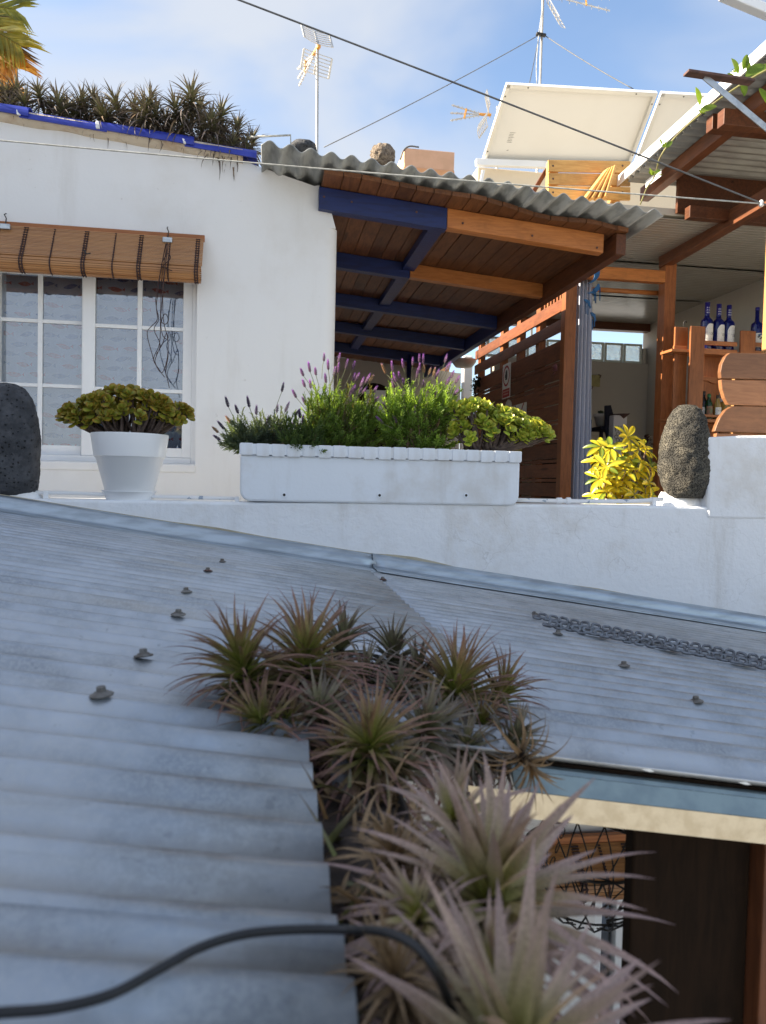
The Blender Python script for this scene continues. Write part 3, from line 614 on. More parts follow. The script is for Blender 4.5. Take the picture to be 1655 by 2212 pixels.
mb = MB(); mb.tube([onY(1262, 624, YA+.1), onY(1430, 634, YA+.1)], .02, 12); mb.build('curtain_rod', W_beam, smooth=True, label='round wooden curtain rod below the cross beam', cat='rod')
# curtain
mb = MB(); nx, nz_ = 60, 14; vs = []
cx0, cx1 = onY(1237, 800, YA+.1).x, onY(1271, 800, YA+.1).x
for j in range(nz_+1):
    t = j/nz_; z = onY(1250, 597, YA+.1).z*(1-t)+(-.48)*t; sp = 1+.35*t
    for i in range(nx+1):
        s = i/nx; x = cx0+(cx1-cx0)*s*sp+.006*math.sin(t*5+s*3)*t; ph = s*2*math.pi*4.5+.8*math.sin(t*3)*t
        vs.append((x, YA+.1-.02+.03*math.sin(ph)+.008*math.sin(ph*2.3+1)*t, z))
mb.add(vs, [(j*(nx+1)+i, (j+1)*(nx+1)+i, (j+1)*(nx+1)+i+1, j*(nx+1)+i+1) for j in range(nz_) for i in range(nx)])
mb.build('linen_curtain', M_cloth, smooth=True, solid=.002, label='blue grey linen curtain gathered beside the timber post', cat='curtain')

# ---- bar room: back wall, side wall, ribbed ceiling
CZ_ = 1.95; YBK = 8.65; XRW = 4.5
xbl = 2.6
room = thing('bar_room', (3.5, YBK, FZ), 'cream walled bar room open to the terrace with glass blocks at the back', 'building')
xg1 = onY(1388, 760, YBK).x; zg0, zg1 = onY(1330, 783, YBK).z, onY(1330, 743, YBK).z
MB().box((xbl, YBK, FZ), (XRW, YBK+.15, zg0)).build('back_wall', M_room, room)
MB().box((xg1+.012, YBK+.003, zg0), (onY(1398, 760, YBK).x, YBK+.147, zg1-.03)).build('wall_stub', M_room, room, bevel=.01)
MB().box((XRW-.0, 3.9, FZ), (XRW+.15, YBK+.15, CZ_+.3)).build('side_wall', M_room, room)
gw = onY(1386, 760, YBK).x-onY(1347, 760, YBK).x
for i in range(8):
    x1 = xg1-i*(gw+.012)
    g = MB().box((x1-gw, YBK+.02, zg0+.006), (x1, YBK+.11, zg0+gw)).build('glass_block', M_block, room, bevel=.012)
    mb = MB(); s = .026; xa, xb, za_, zb_ = x1-gw-.002, x1+.002, zg0+.002, zg0+gw+.004
    for q_ in ((xa, xa+s, za_, zb_), (xb-s, xb, za_, zb_), (xa+s, xb-s, za_, za_+s), (xa+s, xb-s, zb_-s, zb_)): mb.box((q_[0], YBK+.008, q_[2]), (q_[1], YBK+.026, q_[3]))
    mb.build('block_rim', mat('block_rim_glass', (.72, .78, .72), (.66, .72, .66), 8, .15), g, bevel=.004)
MB().box((xbl, YBK-.02, onY(1330, 713, YBK).z), (xg1+.1, YBK+.1, onY(1330, 696, YBK).z)).build('header_beam', W_beamY, room, bevel=.004)
mb = MB(); yn = 5.25; n = 0
ys = [yn, 6.35, 7.5, YBK+.2]
for y0, y1 in zip(ys, ys[1:]):
    mb = MB(); vs = []; xs_ = (FX-.05, XRW); y = y0+.008; pr = []
    while y < y1-.06:
        pr += [(y, 0), (y+.040, 0), (y+.043, .010), (y+.049, .010), (y+.052, 0)]; y += .052
    for yy, zz in pr: vs += [(xs_[0], yy, CZ_+zz), (xs_[1], yy, CZ_+zz)]
    mb.add(vs, [(2*i, 2*i+1, 2*i+3, 2*i+2) for i in range(len(pr)-1)]); mb.build('ceiling_panel', M_pvc, room, solid=.004)
MB().box((2.08, yn+.05, CZ_+.04), (XRW+.15, YBK+.2, CZ_+.09)).build('ceiling_deck', M_room, room)
# conduit on the wall
mb = MB(); mb.tube([onX(1416, 960, XRW-.012), onX(1417, 800, XRW-.012), onX(1421, 776, XRW-.012), onX(1440, 770, XRW-.012)], .012, 8); mb.build('conduit', M_room, room, smooth=True)

# ---- high corrugated roof on the right
rr_ = thing('high_side_roof', (3.6, 4.2, 2.2), 'dark corrugated roof with a bright metal edge over the bar front, seen from below', 'roof')
EX = 2.62; pe0, pe1 = onX(1338, 392, EX), onX(1655, 107, EX)
HZ = (pe0.z+pe1.z)/2; HS = (pe1.z-pe0.z)/(pe1.y-pe0.y)
def hz(y): return pe0.z+HS*(y-pe0.y)
HY0, HY1 = 2.7, pe0.y+.02
for y0, y1, o in ((HY0, 3.62, 0), (3.55, 4.5, .006), (4.42, 5.5, 0)):
    wave('roof_sheet', M_under, rr_, EX+.03, 6.2, y0, y1, (lambda o: (lambda x, y: hz(y)-.02+o))(o), .084, .016, 'X', 8, .004, .002)
def ybar(name, m, x0, x1, y0, y1, zo0, zo1, parent=rr_, bv=.003):
    mb = MB(); mb.prism([(x0, y0, hz(y0)+zo0), (x0, y1, hz(y1)+zo0), (x0, y1, hz(y1)+zo1), (x0, y0, hz(y0)+zo1)], (x1-x0, 0, 0)); return mb.build(name, m, parent, bevel=bv)
ybar('edge_profile', M_alu, EX-.012, EX, HY0, HY1, -.03, .042); ybar('edge_lip', M_alu, EX+.001, EX+.09, HY0, HY1, .03, .045)
ybar('edge_rafter', W_beamY, EX+.17, EX+.24, HY0, HY1-.02, -.135, -.036)
ybar('rafter', W_beamY, 3.25, 3.33, 4.0, YA+.05, -.45, -.33)
ya_ = onX(1575, 240, EX+.05).y
for dy, xo in ((0, .02), (.17, .05)):
    MB().box((EX+xo, ya_+dy, hz(ya_)-.15-.05*(dy == 0)), (6, ya_+dy+.07, hz(ya_)-.055-.05*(dy == 0))).build('purlin', W_beamY, rr_, bevel=.003)
mb = MB(); y_ = 5.14; mb.box((onY(1490, 470, y_).x, y_, onY(1600, 478, y_).z), (6, y_+.07, onY(1600, 452, y_).z)); mb.build('wall_plate', W_beamY, rr_, bevel=.003)
MB().box((EX+.3, 5.26, 2.0), (6.0, 5.29, hz(5.26)-.05)).build('infill_board', W_beamY, rr_)
p = onX(1405, 372, EX+.02); MB().box((EX+.1, p.y, p.z-.02), (EX+.103, p.y+.22, p.z+.03)).build('maker_sticker', M_white, rr_)
# bracket arm
br = thing('line_bracket', onX(1570, 200, EX), 'rusty flat arm braced by a grey strut at the corner of the high roof', 'bracket')
ybk = 3.35
a, b, c, d = onY(1482, 157, ybk), onY(1625, 178, ybk), onY(1522, 166, ybk), onY(1690, 305, ybk)
MB().bar(a, b, .05, .012).build('arm', M_rust, br, bevel=.002); MB().bar(c, d, .03, .006, (0, 1, 0)).build('strut', M_steel, br, bevel=.001)
a, b = onY(1560, -14, 3.0), onY(1680, 36, 3.0); MB().bar(a, a+(b-a)*5, .045, .04).build('white_rail', M_alu, label='white metal rail crossing the top right corner of the sky', cat='rail', bevel=.004)

# ---- unseen block added on the left to keep the low roof in shade
nb = thing('added_shade_block', (-5.5, 2, GZ), 'plain plastered block added beyond the left edge to shade the low roof', 'house')
MB().box((-7, .1, GZ), (-4.3, 4.085, 3.55)).build('wall', M_wall, nb)
MB().box((-7.1, 0, 3.55), (-4.22, 4.085, 3.68)).build('roof', M_orange, nb)

# =================================================================== NEAR METAL ROOF
nr = thing('corrugated_roof', (0, 2.2, GZ), 'weathered galvanised corrugated roof sloping away below the parapet', 'roof')
PT = .0795; AM = .0135; LX = .06; SX = .46
Y1 = 1.065
NZ = lambda o: (lambda x, y: rz(x)+o)
YC = onR(662, 1602).y                                 # far corner of the left sheets
ph = YC-.5*PT
wave('roof_sheet', M_roof, nr, -3.6, LX, -.9, -.14, NZ(.0), PT, AM, 'X', 10, .0025, .001, ph)
wave('roof_sheet', M_roof, nr, -3.6, LX+.004, -.20, .555, NZ(.003), PT, AM, 'X', 10, .0025, .001, ph)
wave('roof_sheet', M_roof, nr, -3.6, LX, .49, YC+.06, NZ(0), PT, AM, 'X', 10, .0025, .001, ph)
for y0, y1, o in ((YC+.02, 1.80, .003), (1.73, 2.6, .0), (2.53, 3.40, .003)):
    wave('roof_sheet', M_roof, nr, -3.6 if y0 > 1.2 else -3.6, SX if y0 > 1.2 else .18, y0, y1, NZ(o+.004 if y0 > 1.2 else -.003), PT, AM, 'X', 10, .0025, .0012, ph)
for y0, y1, o in ((Y1, 1.80, .003), (1.73, 2.6, .0), (2.53, 3.40, .003)):
    wave('roof_sheet', M_roof, nr, SX-.12 if y0 > 1.2 else .17, 4.6, y0, y1, NZ(o), PT, AM, 'X', 12, .0025, .0012, ph)
def bolt(p, s=1.0):
    p = p-Vector((0, 0, .001)); tl = Vector((U(-.16, .16), U(-.16, .16), 1)); mb = MB(); mb.lathe(p, [(.0135*s, 0), (.0145*s, .0018), (.0135*s, .0032), (.0095*s, .0042), (.0085*s, .0062), (.0, .0064)], 16, axis=tl); b = mb.build('washer', M_rust if U(0, 1) < .2 else M_bolt, nr, smooth=True)
    mb = MB(); mb.lathe(p+tl.normalized()*.0045, [(.0062*s, 0), (.0062*s, .0066*s), (.0052*s, .0078*s)], 6, axis=tl+Vector((U(-.05, .05), U(-.05, .05), 0))); mb.build('bolt_head', M_bolt, b)
for u, v in ((480,1213),(447,1236),(402,1278),(383,1330),(318,1404),(221,1498),(-60,1745),(825,1250),(1210,1371),(1350,1438),(1508,1516),(1160,1330)):
    p = onR(u, v, AM+.004); p.y = ph+round((p.y-ph)/PT)*PT; p.z = rz(p.x)+AM+.0025; bolt(p, 1.1)
# flashing against the parapet: two lapped lengths
def flashing(x0, x1, o):
    prof = [(YP-.002, .070), (YP-.010, .076), (YP-.028, .078), (YP-.046, .070), (YP-.056, .052), (YP-.054, .034), (YP-.060, .024), (YP-.080, .020), (YP-.19, .020), (YP-.195, .014)]
    mb = MB(); vs = []; n = int((x1-x0)/.08)
    for i in range(n+1):
        x = x0+(x1-x0)*i/n; j = .0015*noise.noise(Vector((x*1.7, o*50, 0)))
        vs += [(x, y+j, rz(x)+z+o+j) for y, z in prof]
    m = len(prof); mb.add(vs, [(i*m+k, i*m+k+1, (i+1)*m+k+1, (i+1)*m+k) for i in range(n) for k in range(m-1)])
    mb.build('wall_flashing', mat('flashing_zinc', (.42, .48, .54), (.30, .34, .38), 9, .34, .6, bmp=.12, stretch=(.6, 3, 3)), nr, smooth=True, solid=.002)
xs_ = onR(832, 1238, .03).x; flashing(-3.6, xs_, 0); flashing(xs_-.015, 4.6, .005)
mb = MB(); vs = []; n = 70                                  # sealant smear where the flashing meets the wall
for i in range(n+1):
    x = -3+7*i/n; hgt = .004+.03*max(0, noise.noise(Vector((x*2.2, 4, 1)))-.1); vs += [(x, YP-.002, rz(x)+.07), (x, YP-.002, rz(x)+.076+hgt)]
mb.add(vs, [(2*i, 2*i+2, 2*i+3, 2*i+1) for i in range(n)]); mb.build('sealant', mat('dried_sealant', (.52, .47, .36), (.42, .37, .27), 12, .8), nr, solid=.003)
# front channel of the far half
e0 = .36; chan = MB(); vs = []
prof = [(Y1+.03, -.012), (Y1-.004, -.014), (Y1-.004, -.022)]
def xprism(name, m, x0, x1, prof, par=nr, bv=0):
    mb = MB(); mb.prism([(x0, y, rz(x0)+z) for y, z in prof], (x1-x0, 0, (x1-x0)*RS)); return mb.build(name, m, par, bevel=bv)
xprism('dark_lath', W_dark, e0, 4.6, [(Y1+.012, -.012), (Y1+.012, -.034), (Y1+.04, -.034), (Y1+.04, -.012)])
xprism('channel_lip', M_zinc, e0, 4.6, [(Y1-.006, -.0165), (Y1-.012, -.021), (Y1+.02, -.03), (Y1+.02, -.0185)])
xprism('channel_top', M_zinc, e0, 4.6, [(Y1-.012, -.0215), (Y1-.032, -.044), (Y1-.030, -.046), (Y1-.005, -.030)])
xprism('channel_face', M_reflpaint, e0-.07, 4.6, [(Y1-.033, -.0445), (Y1-.034, -.082), (Y1-.027, -.084), (Y1-.027, -.0465)])
for u, v in ((2050+880*.6133, 2950+215*.6133), (2050+1510*.6133, 2950+300*.6133)):
    u, v = u*.54, v*.54; p = onY(u, v, Y1-.016); mb = MB(); mb.add([p+Vector((-.010, 0, .002)), p+Vector((.003, -.001, -.002)), p+Vector((.011, -.001, -.002)), p+Vector((.004, 0, .002))], [(0,1,2,3)]); mb.build('paint_flake', M_wht, nr, solid=.001)
# eaves gutter along the edge of the left sheets, full of old leaves
gx = LX+.055; mb = MB(); vs = []; n = 10
for y in (-.9, YC+.10):
    for k in range(n+1): a = math.pi*k/n; vs.append((gx-.055*math.cos(a), y, rz(LX)-.035-.055*math.sin(a)))
mb.add(vs, [(k, k+1, n+2+k, n+1+k) for k in range(n)]); mb.build('gutter', M_black, nr, smooth=True, solid=.004)
mb = MB(); vs = []; nx, ny = 6, 60
for j in range(ny+1):
    for i in range(nx+1):
        x = gx-.05+.10*i/nx; y = -.9+(YC+1.0)*j/ny; vs.append((x, y, rz(LX)-.05+.02*noise.noise(Vector((x*30, y*14, 0)))))
mb.add(vs, [(j*(nx+1)+i, j*(nx+1)+i+1, (j+1)*(nx+1)+i+1, (j+1)*(nx+1)+i) for j in range(ny) for i in range(nx)]); mb.build('leaf_litter', M_soil, nr, smooth=True)
mb = MB(); mb.tube(curve([onY(733, 1640, 1.0), onY(742, 1700, .97), onY(758, 1790, .93), onY(775, 1900, .91)], 4), [.012, .013, .014, .016]+[.017]*9, 12); mb.build('bent_pipe', mat('grey_pvc', (.16, .16, .17), (.12, .12, .12), 20, .6), nr, smooth=True)
mb = MB(); mb.box((-3.6, -.9, rz(-3.6)-.3), (-3.5, 3.4, rz(-3.6)-.05)); mb.build('side_purlin', W_dark, nr)
for y in (.3, 1.35, 2.4): mb = MB(); mb.bar((-3.6, y, rz(-3.6)-.05), (LX-.03 if y < 1 else 4.5, y, rz(LX-.03 if y < 1 else 4.5)-.05), .05, .07); mb.build('purlin', W_dark, nr)
mb = MB(); mb.box((-3.3, -.2, GZ), (-.5, .0, rz(-.5)-.1)); mb.build('support_wall', M_beige, nr)

# ---- chain
ch = thing('rusty_chain', onR(1400, 1380), 'weathered grey steel chain lying doubled on the roof beside the flashing', 'chain')
a, b = onR(1160, 1336, .018), onR(1690, 1440, .018); c0 = onR(1160, 1343, .018); n = 44; L1 = (b-a).length
lk = MB(); ll = L1/n*1.42; w_ = ll*.62; t = .0047; ring = [(math.cos(q)*ll/2 if True else 0, math.sin(q)*w_/2, 0) for q in [2*math.pi*k/18 for k in range(18)]]
ring = []
for k in range(18):
    q = 2*math.pi*k/18; s = (ll-w_)/2; ring.append(Vector((math.cos(q)*w_/2+(s if math.cos(q) > 0 else -s), math.sin(q)*w_/2, 0)))
lk.tube(ring+[ring[0]], t, 8, False); LINK = lk.data('chain_link', True, m=M_chain)
dirv = (b-a).normalized(); upv = Vector((-RS, 0, 1)).normalized(); side = upv.cross(dirv)
for row in (0, 1):
    for i in range(n):
        p = (a if row == 0 else c0+Vector((0, -.07, 0))-dirv*.0)+dirv*(L1*(i+.5*row)/n)+upv*(.004+.008*(i % 2))+side*U(-.004, .004)
        X = dirv; roll = (R(60) if i % 2 else R(12))+U(-.3, .3); Yv = side*math.cos(roll)+upv*math.sin(roll); Zv = X.cross(Yv)
        place('link', LINK, p, ch, rot=Matrix(((X.x, Yv.x, Zv.x), (X.y, Yv.y, Zv.y), (X.z, Yv.z, Zv.z))) @ Matrix.Rotation(U(-.15, .15), 3, 'Z'))

# ---- black hose across the foreground
pts = [onR(-60, 2196, .02), onR(0, 2188, .02), onR(120, 2178, .02), onR(240, 2148, .024), onR(340, 2096, .028), onR(430, 2048, .03), onR(520, 2020, .03), onR(620, 2009, .03), onR(740, 2008, .034)]
last = pts[-1]
for u, v, Y in ((830, 2013, last.y-.03), (900, 2045, last.y-.05), (945, 2105, last.y-.06), (985, 2200, last.y-.05)): pts.append(onY(u, v, Y))
MB().tube(curve(pts, 6), .0031, 12).build('black_hose', M_rubber, smooth=True, label='thin black rubber hose curving over the corrugated roof in the foreground', cat='hose')

# ---- courtyard under the far half of the roof
YW = 2.35
low = thing('courtyard_wall', (1.2, YW, GZ), 'white courtyard wall with a window below the metal roof', 'wall')
wx0, wx1 = onY(1285, 1990, YW).x, 3.0; wzt = onY(1300, 1900, YW).z; wzb = -1.9
mb = MB(); mb.box((-3.3, YW, GZ), (wx0, YW+.2, rz(.4)-.02-.1)); mb.box((wx0, YW, wzt), (wx1, YW+.2, rz(wx1)-.02)); mb.box((wx0, YW, GZ), (wx1, YW+.2, wzb)); mb.build('wall_body', M_wall, low)
f = MB(); f.box((wx0, YW+.03, wzb), (wx0+.04, YW+.09, wzt)); xm = onY(1340, 2000, YW+.03).x; f.box((xm-.015, YW+.03, wzb), (xm+.02, YW+.09, wzt)); f.box((wx0+.04, YW+.032, wzt-.05), (wx1, YW+.09, wzt)); f.box((wx0+.04, YW+.034, -1.32), (wx1, YW+.09, -1.28)); f = f.build('window_frame', M_alu, low, bevel=.003)
MB().box((wx0+.04, YW+.06, wzb), (wx1, YW+.064, wzt-.05)).build('pane', M_glass, f)
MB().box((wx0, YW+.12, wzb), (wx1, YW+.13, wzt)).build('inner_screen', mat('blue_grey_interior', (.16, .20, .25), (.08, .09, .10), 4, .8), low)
blind('bamboo_blind', onY(1165, 1870, YW-.04).x, 2.6, onY(1280, 1822, YW-.05).z, onY(1280, 1885, YW-.08).z, YW-.01, .12, .05, 'bamboo blind rolled under the eaves behind the hanging wire basket', [(onY(u, 1870, YW-.05).x, d) for u, d in ((1238, 1), (1290, 0), (1345, 1))], 0)
YD = 1.13
x0, x1, x2 = onY(1366, 1900, YD).x, onY(1618, 1950, YD).x, onY(1760, 1900, YD).x
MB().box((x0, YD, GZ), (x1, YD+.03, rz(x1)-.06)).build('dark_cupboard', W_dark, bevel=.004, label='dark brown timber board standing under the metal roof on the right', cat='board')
mb = MB().box((x1+.004, YD-.03, GZ), (x2, YD+.06, rz(x2)-.06)); mb.build('timber_upright', wood('red_brown_board', (.13, .045, .018), (.08, .028, .012), 'Z'), bevel=.004, label='reddish brown timber upright at the lower right edge', cat='post')
# wire hanging basket
YK = 1.52; bc = onY(1272, 1856, YK); br_ = .135
bk = thing('wire_basket', bc-Vector((0, 0, .16)), 'black wire hanging basket on chains below the metal roof', 'basket')
ringp = [bc+Vector((math.cos(q)*br_, math.sin(q)*br_, .02)) for q in [2*math.pi*k/40 for k in range(41)]]
MB().tube(ringp, .0032, 8, False).build('rim', M_black, bk, smooth=True)
for k in range(14):
    q = 2*math.pi*k/14
    for s in (-1, 1):
        pts = [bc+Vector((math.cos(q+s*.55*t)*br_*math.cos(t*1.35)**.8, math.sin(q+s*.55*t)*br_*math.cos(t*1.35)**.8, .02-.15*math.sin(t*1.4))) for t in (0, .2, .4, .6, .8, 1)]
        MB().tube(pts, .0018, 6).build('wire', M_black, bk, smooth=True)
MB().tube([bc+Vector((math.cos(2*math.pi*k/24)*br_*.74, math.sin(2*math.pi*k/24)*br_*.74, -.085)) for k in range(25)], .0022, 6, False).build('hoop', M_black, bk, smooth=True)
ln = MB(); ln.tube([Vector((math.cos(q)*.0045, 0, math.sin(q)*.011)) for q in [2*math.pi*k/12 for k in range(13)]], .0013, 6, False); LN = ln.data('chain_link', True, m=M_black)
for q in (.5, 2.1, 3.7, 5.3):
    s = bc+Vector((math.cos(q)*br_, math.sin(q)*br_, .02)); e = Vector((bc.x, bc.y, rz(bc.x)-.10)); n = 9
    for i in range(n): place('chain_link', LN, s.lerp(e, (i+.5)/n), bk, rot=(e-s).to_track_quat('Z', 'Y').to_matrix() @ Matrix.Rotation(R(90)*(i % 2), 3, 'Z'))

# =================================================================== PLANTER AND POTS
pl = thing('masonry_planter', onY(820, 1085, YP), 'long white masonry planter with a brick rim standing on the parapet', 'planter')
yf = YP-.012; a, b = onY(519, 1000, yf), onY(1124, 1000, yf); zt = onY(820, 990, yf).z; zb = onY(820, 1088, yf).z; dp = .30
r = .05; mb = MB(); n = 6
prof = [(a.x, zt), (a.x, zb+r)]+[(a.x+r-r*math.cos(math.pi/2*i/n), zb+r-r*math.sin(math.pi/2*i/n)) for i in range(1, n+1)]+[(b.x-r+r*math.sin(math.pi/2*i/n), zb+r-r*math.cos(math.pi/2*i/n)) for i in range(n)]+[(b.x, zb+r), (b.x, zt)]
mb.prism([(x, yf, z) for x, z in prof], (0, dp, 0)); mb.build('trough', M_plant, pl, bevel=.010)
zr = onY(820, 966, yf).z; mb = MB(); t = .05
mb.box((a.x-.004, yf-.010, zt+.001), (b.x+.004, yf+t, zr-.0015)); mb.box((a.x-.004, yf+dp-t, zt+.001), (b.x+.004, yf+dp, zr-.006)); mb.box((a.x-.003, yf+t, zt+.001), (a.x+t, yf+dp-t, zr-.006)); mb.box((b.x-t, yf+t, zt+.001), (b.x+.003, yf+dp-t, zr-.006)); mb.build('rim_mortar', M_plant, pl, bevel=.003)
nb_ = 19; pw = (b.x-a.x+.012)/nb_
for row in (0, 1):
    for i in range(nb_):
        x = a.x-.006+pw*i; y0 = yf-.012 if row == 0 else yf+dp-.05; j = U(-.002, .002)
        MB().box((x+.004+U(0, .005), y0+j-.002, zt-.004+U(-.003, .003)), (x+pw-.004-U(0, .005), y0+.062+j, zr+U(-.001, .002))).build('brick', M_plant, pl, bevel=.0015)
MB().box((a.x+t, yf+t, zt), (b.x-t, yf+dp-t, zr-.02)).build('soil', M_soil, pl)
for u, v in ((614, 1069), (820, 1070), (1007, 1070)):
    p = onY(u, v, yf-.001); mb = MB(); mb.lathe(p+Vector((0, .004, 0)), [(.0105, 0), (.0105, .008), (.0065, .008), (.0065, -.0)], 14, axis=(0, -1, 0), caps=False); d = mb.build('drain_pipe', M_plant, pl, smooth=False)
    mb = MB(); mb.lathe(p-Vector((0, .0005, 0)), [(.0062, 0), (.0062, .0005)], 14, axis=(0, -1, 0)); mb.build('drain_hole', M_black, d)
# ragged plaster skirt where planter meets the wall
mb = MB(); vs = []; n = 60
for i in range(n+1):
    x = a.x+.05+(b.x-a.x-.1)*i/n; z = zb; e = .018+.018*noise.noise(Vector((x*5, 0, 2))); vs += [(x, YP-.0135, z+.012), (x, YP-.010, z-.004), (x, YP-.002, z-e)]
mb.add(vs, [(i*3+k, i*3+3+k, i*3+4+k, i*3+1+k) for i in range(n) for k in range(2)]); pass

# pot
YT = 3.62; pc = onY(280, 1079, YT); sc_ = (onY(364, 950, YT).x-onY(197, 950, YT).x)/2; H = onY(281, 938, YT).z-pc.z
pot = thing('plant_pot', pc, 'large plain white plastic flowerpot with a saucer on the parapet', 'flowerpot')
mb = MB(); mb.lathe(pc, [(sc_*.0, .012), (sc_*.58, .012), (sc_*.60, .02), (sc_*.875, H*.63), (sc_*.925, H*.655), (sc_*.925, H*.66), (sc_*1.0, H*.97), (sc_*.995, H), (sc_*.955, H), (sc_*.94, H*.96), (sc_*.9, H*.88), (0, H*.88)], 56, caps=False); mb.build('pot_body', M_white, pot, smooth=True).modifiers.new('crisp', 'EDGE_SPLIT').split_angle = R(40)
mb = MB(); mb.lathe(pc, [(0, 0), (sc_*.60, 0), (sc_*.64, H*.08), (sc_*.71, H*.125), (sc_*.71, H*.14), (sc_*.66, H*.125), (sc_*.6, .01), (0, .01)], 56, caps=False); mb.build('saucer', M_white, pot, smooth=True).modifiers.new('crisp', 'EDGE_SPLIT').split_angle = R(40)
mb = MB(); mb.lathe(pc, [(sc_*.9, H*.885), (0, H*.9)], 40, caps=False); mb.build('soil', M_soil, pot)

# ------------------------------------------------------------------ succulents (jade plants)
def jade_leaf(mb, p, d, up, l, w_, base, rim):
    d = d.normalized(); s = d.cross(up).normalized(); nrm = s.cross(d).normalized(); pts = []; n = 9
    for k in range(n):
        q = 2*math.pi*k/n; x = .52-.48*math.cos(q); y = math.sin(q)*(.26+.30*x); pts.append(p+d*(x*l)+s*(y*w_*1.6)+nrm*(.16*l*x*x))
    c1 = p+d*(.55*l)+nrm*(.13*l); c2 = p+d*(.55*l)-nrm*(.09*l)
    mb.add(pts+[c1, c2], [(k, (k+1) % n, n) for k in range(n)]+[((k+1) % n, k, n+1) for k in range(n)], [lerp(base, rim, min(1, .25+.75*((.52-.48*math.cos(2*math.pi*k/n))))) for k in range(n)]+[base, lerp(base, rim, .35)])
def jade(name, base, tips, label, ls, c1, c2, rim, seed, stems):
    random.seed(seed); t = thing(name, base, label, 'succulent'); mb = MB(); st = MB(); ns = len(stems)
    for p, nrm in tips:
        s = min(stems, key=lambda q: abs(q.x-(base.x+(p.x-base.x)*.45))+U(0, .05)); mid = s.lerp(p, .55)+Vector((0, 0, -.01+U(-.01, .005)))
        if U(0, 1) < .55: st.tube(curve([s, mid, p], 3), [.011, .010, .009, .007, .006, .005, .004], 6)
        nl = random.randint(6, 9); c = lerp(c1, c2, U(0, 1)); ax = nrm.normalized(); x = ax.orthogonal().normalized(); y = ax.cross(x)
        for i in range(nl):
            ring = i/nl; q = i*2.4+U(-.2, .2); el = .15+1.15*ring; d = (x*math.cos(q)+y*math.sin(q))*math.cos(el)+ax*math.sin(el)
            l = ls*(1.15-.45*ring)*U(.8, 1.15); jade_leaf(mb, p+ax*(.012*ring)-ax*.006, d, ax, l, l*.62, lerp(c, c1, U(0, .4)), lerp(rim, c, U(0, .6)))
    st.build('branch', M_bark, t, smooth=True); mb.build('foliage', L_jade, t, smooth=False, kind='stuff'); return t
def dome(cx, cz_, Y, hw, hh, dep, n, f):
    """tips spread over a mound: f(x in -1..1) gives top and bottom in px"""
    out = []
    for i in range(n):
        s = U(-1, 1); t, b = f(s); v = b+(t-b)*U(0, 1)**.7; yy = U(-1, 1); k = math.sqrt(max(0, 1-s*s))
        p = onY(cx+s*hw, v, Y+dep*yy*(.35+.65*k)*(1-.4*abs((v-b)/(t-b) if t != b else 0))); out.append((p, Vector((s*.7, -.55+.6*yy*.6, .75+.5*U(-.3, .6)))))
    return out
random.seed(5)
tips = dome(272, 0, YT, 136, 0, .12, 185, lambda s: (848+42*abs(s)**2.2+(-6 if abs(s) < .3 else 0), 935-28*(1-abs(s))+(-26*abs(s)**3)))
jade('jade_plant', pc+Vector((0, 0, H*.9)), tips, 'jade plant with red rimmed olive leaves growing in the white pot', .036, (.34, .42, .055), (.25, .32, .045), (.52, .26, .045), 5,
     [pc+Vector((math.cos(q)*.06, math.sin(q)*.05, H*.9)) for q in [k*1.05 for k in range(6)]])
random.seed(8)
def fj(s):
    u = 1082+s*105
    top_ = 868+8*abs((u-1030)/40)**1.0 if u < 1030 else 868+(u-1030)*.30+((u-1120)*.18 if u > 1120 else 0)
    bot = 960 if u < 1100 else 960-(u-1100)*.12
    return (min(top_, bot-16), bot)
YJ = YP+.10
tips = dome(1082, 0, YJ, 104, 0, .09, 170, fj); sb = onY(1050, 972, YJ)
jade('jade_plant', sb, tips, 'bright green jade plant leaning out of the right end of the planter', .036, (.40, .55, .08), (.28, .44, .07), (.62, .52, .07), 9,
     [sb+Vector((x, 0, 0)) for x in (-.10, -.07, -.04, 0, .03, .06)])

# ------------------------------------------------------------------ lavender
def sprig(mb, p, d, l, n, ll, c0, c1, wd=.0058):
    """leafy shoot: narrow leaves in opposite pairs up a stem"""
    d = d.normalized(); x = d.orthogonal().normalized(); y = d.cross(x); prev = p
    tip = p+d*l
    mb.tube([p, tip], [.0013, .0007], 3, False, lerp(c0, (.2, .16, .09), .4))
    for i in range(n):
        t = (i+.5)/n; q = i*1.62+U(-.3, .3); b = p+d*(l*t); out = (x*math.cos(q)+y*math.sin(q)); el = .55+.55*t; v = (out*math.cos(el)+d*math.sin(el)).normalized()
        L_ = ll*(1.0-.35*t)*U(.75, 1.2); s = v.cross(d).normalized() if v.cross(d).length > .01 else x; m_ = b+v*(L_*.55)+d*(L_*.05); e = b+v*L_-Vector((0, 0, L_*.12))
        c = lerp(c0, c1, U(0, 1)); mb.add([b-s*wd*.3, b+s*wd*.3, m_+s*wd*.5, e, m_-s*wd*.5], [(0, 1, 2, 4), (4, 2, 3)], [lerp(c, (.1, .1, .03), .3)]*2+[c]*3)
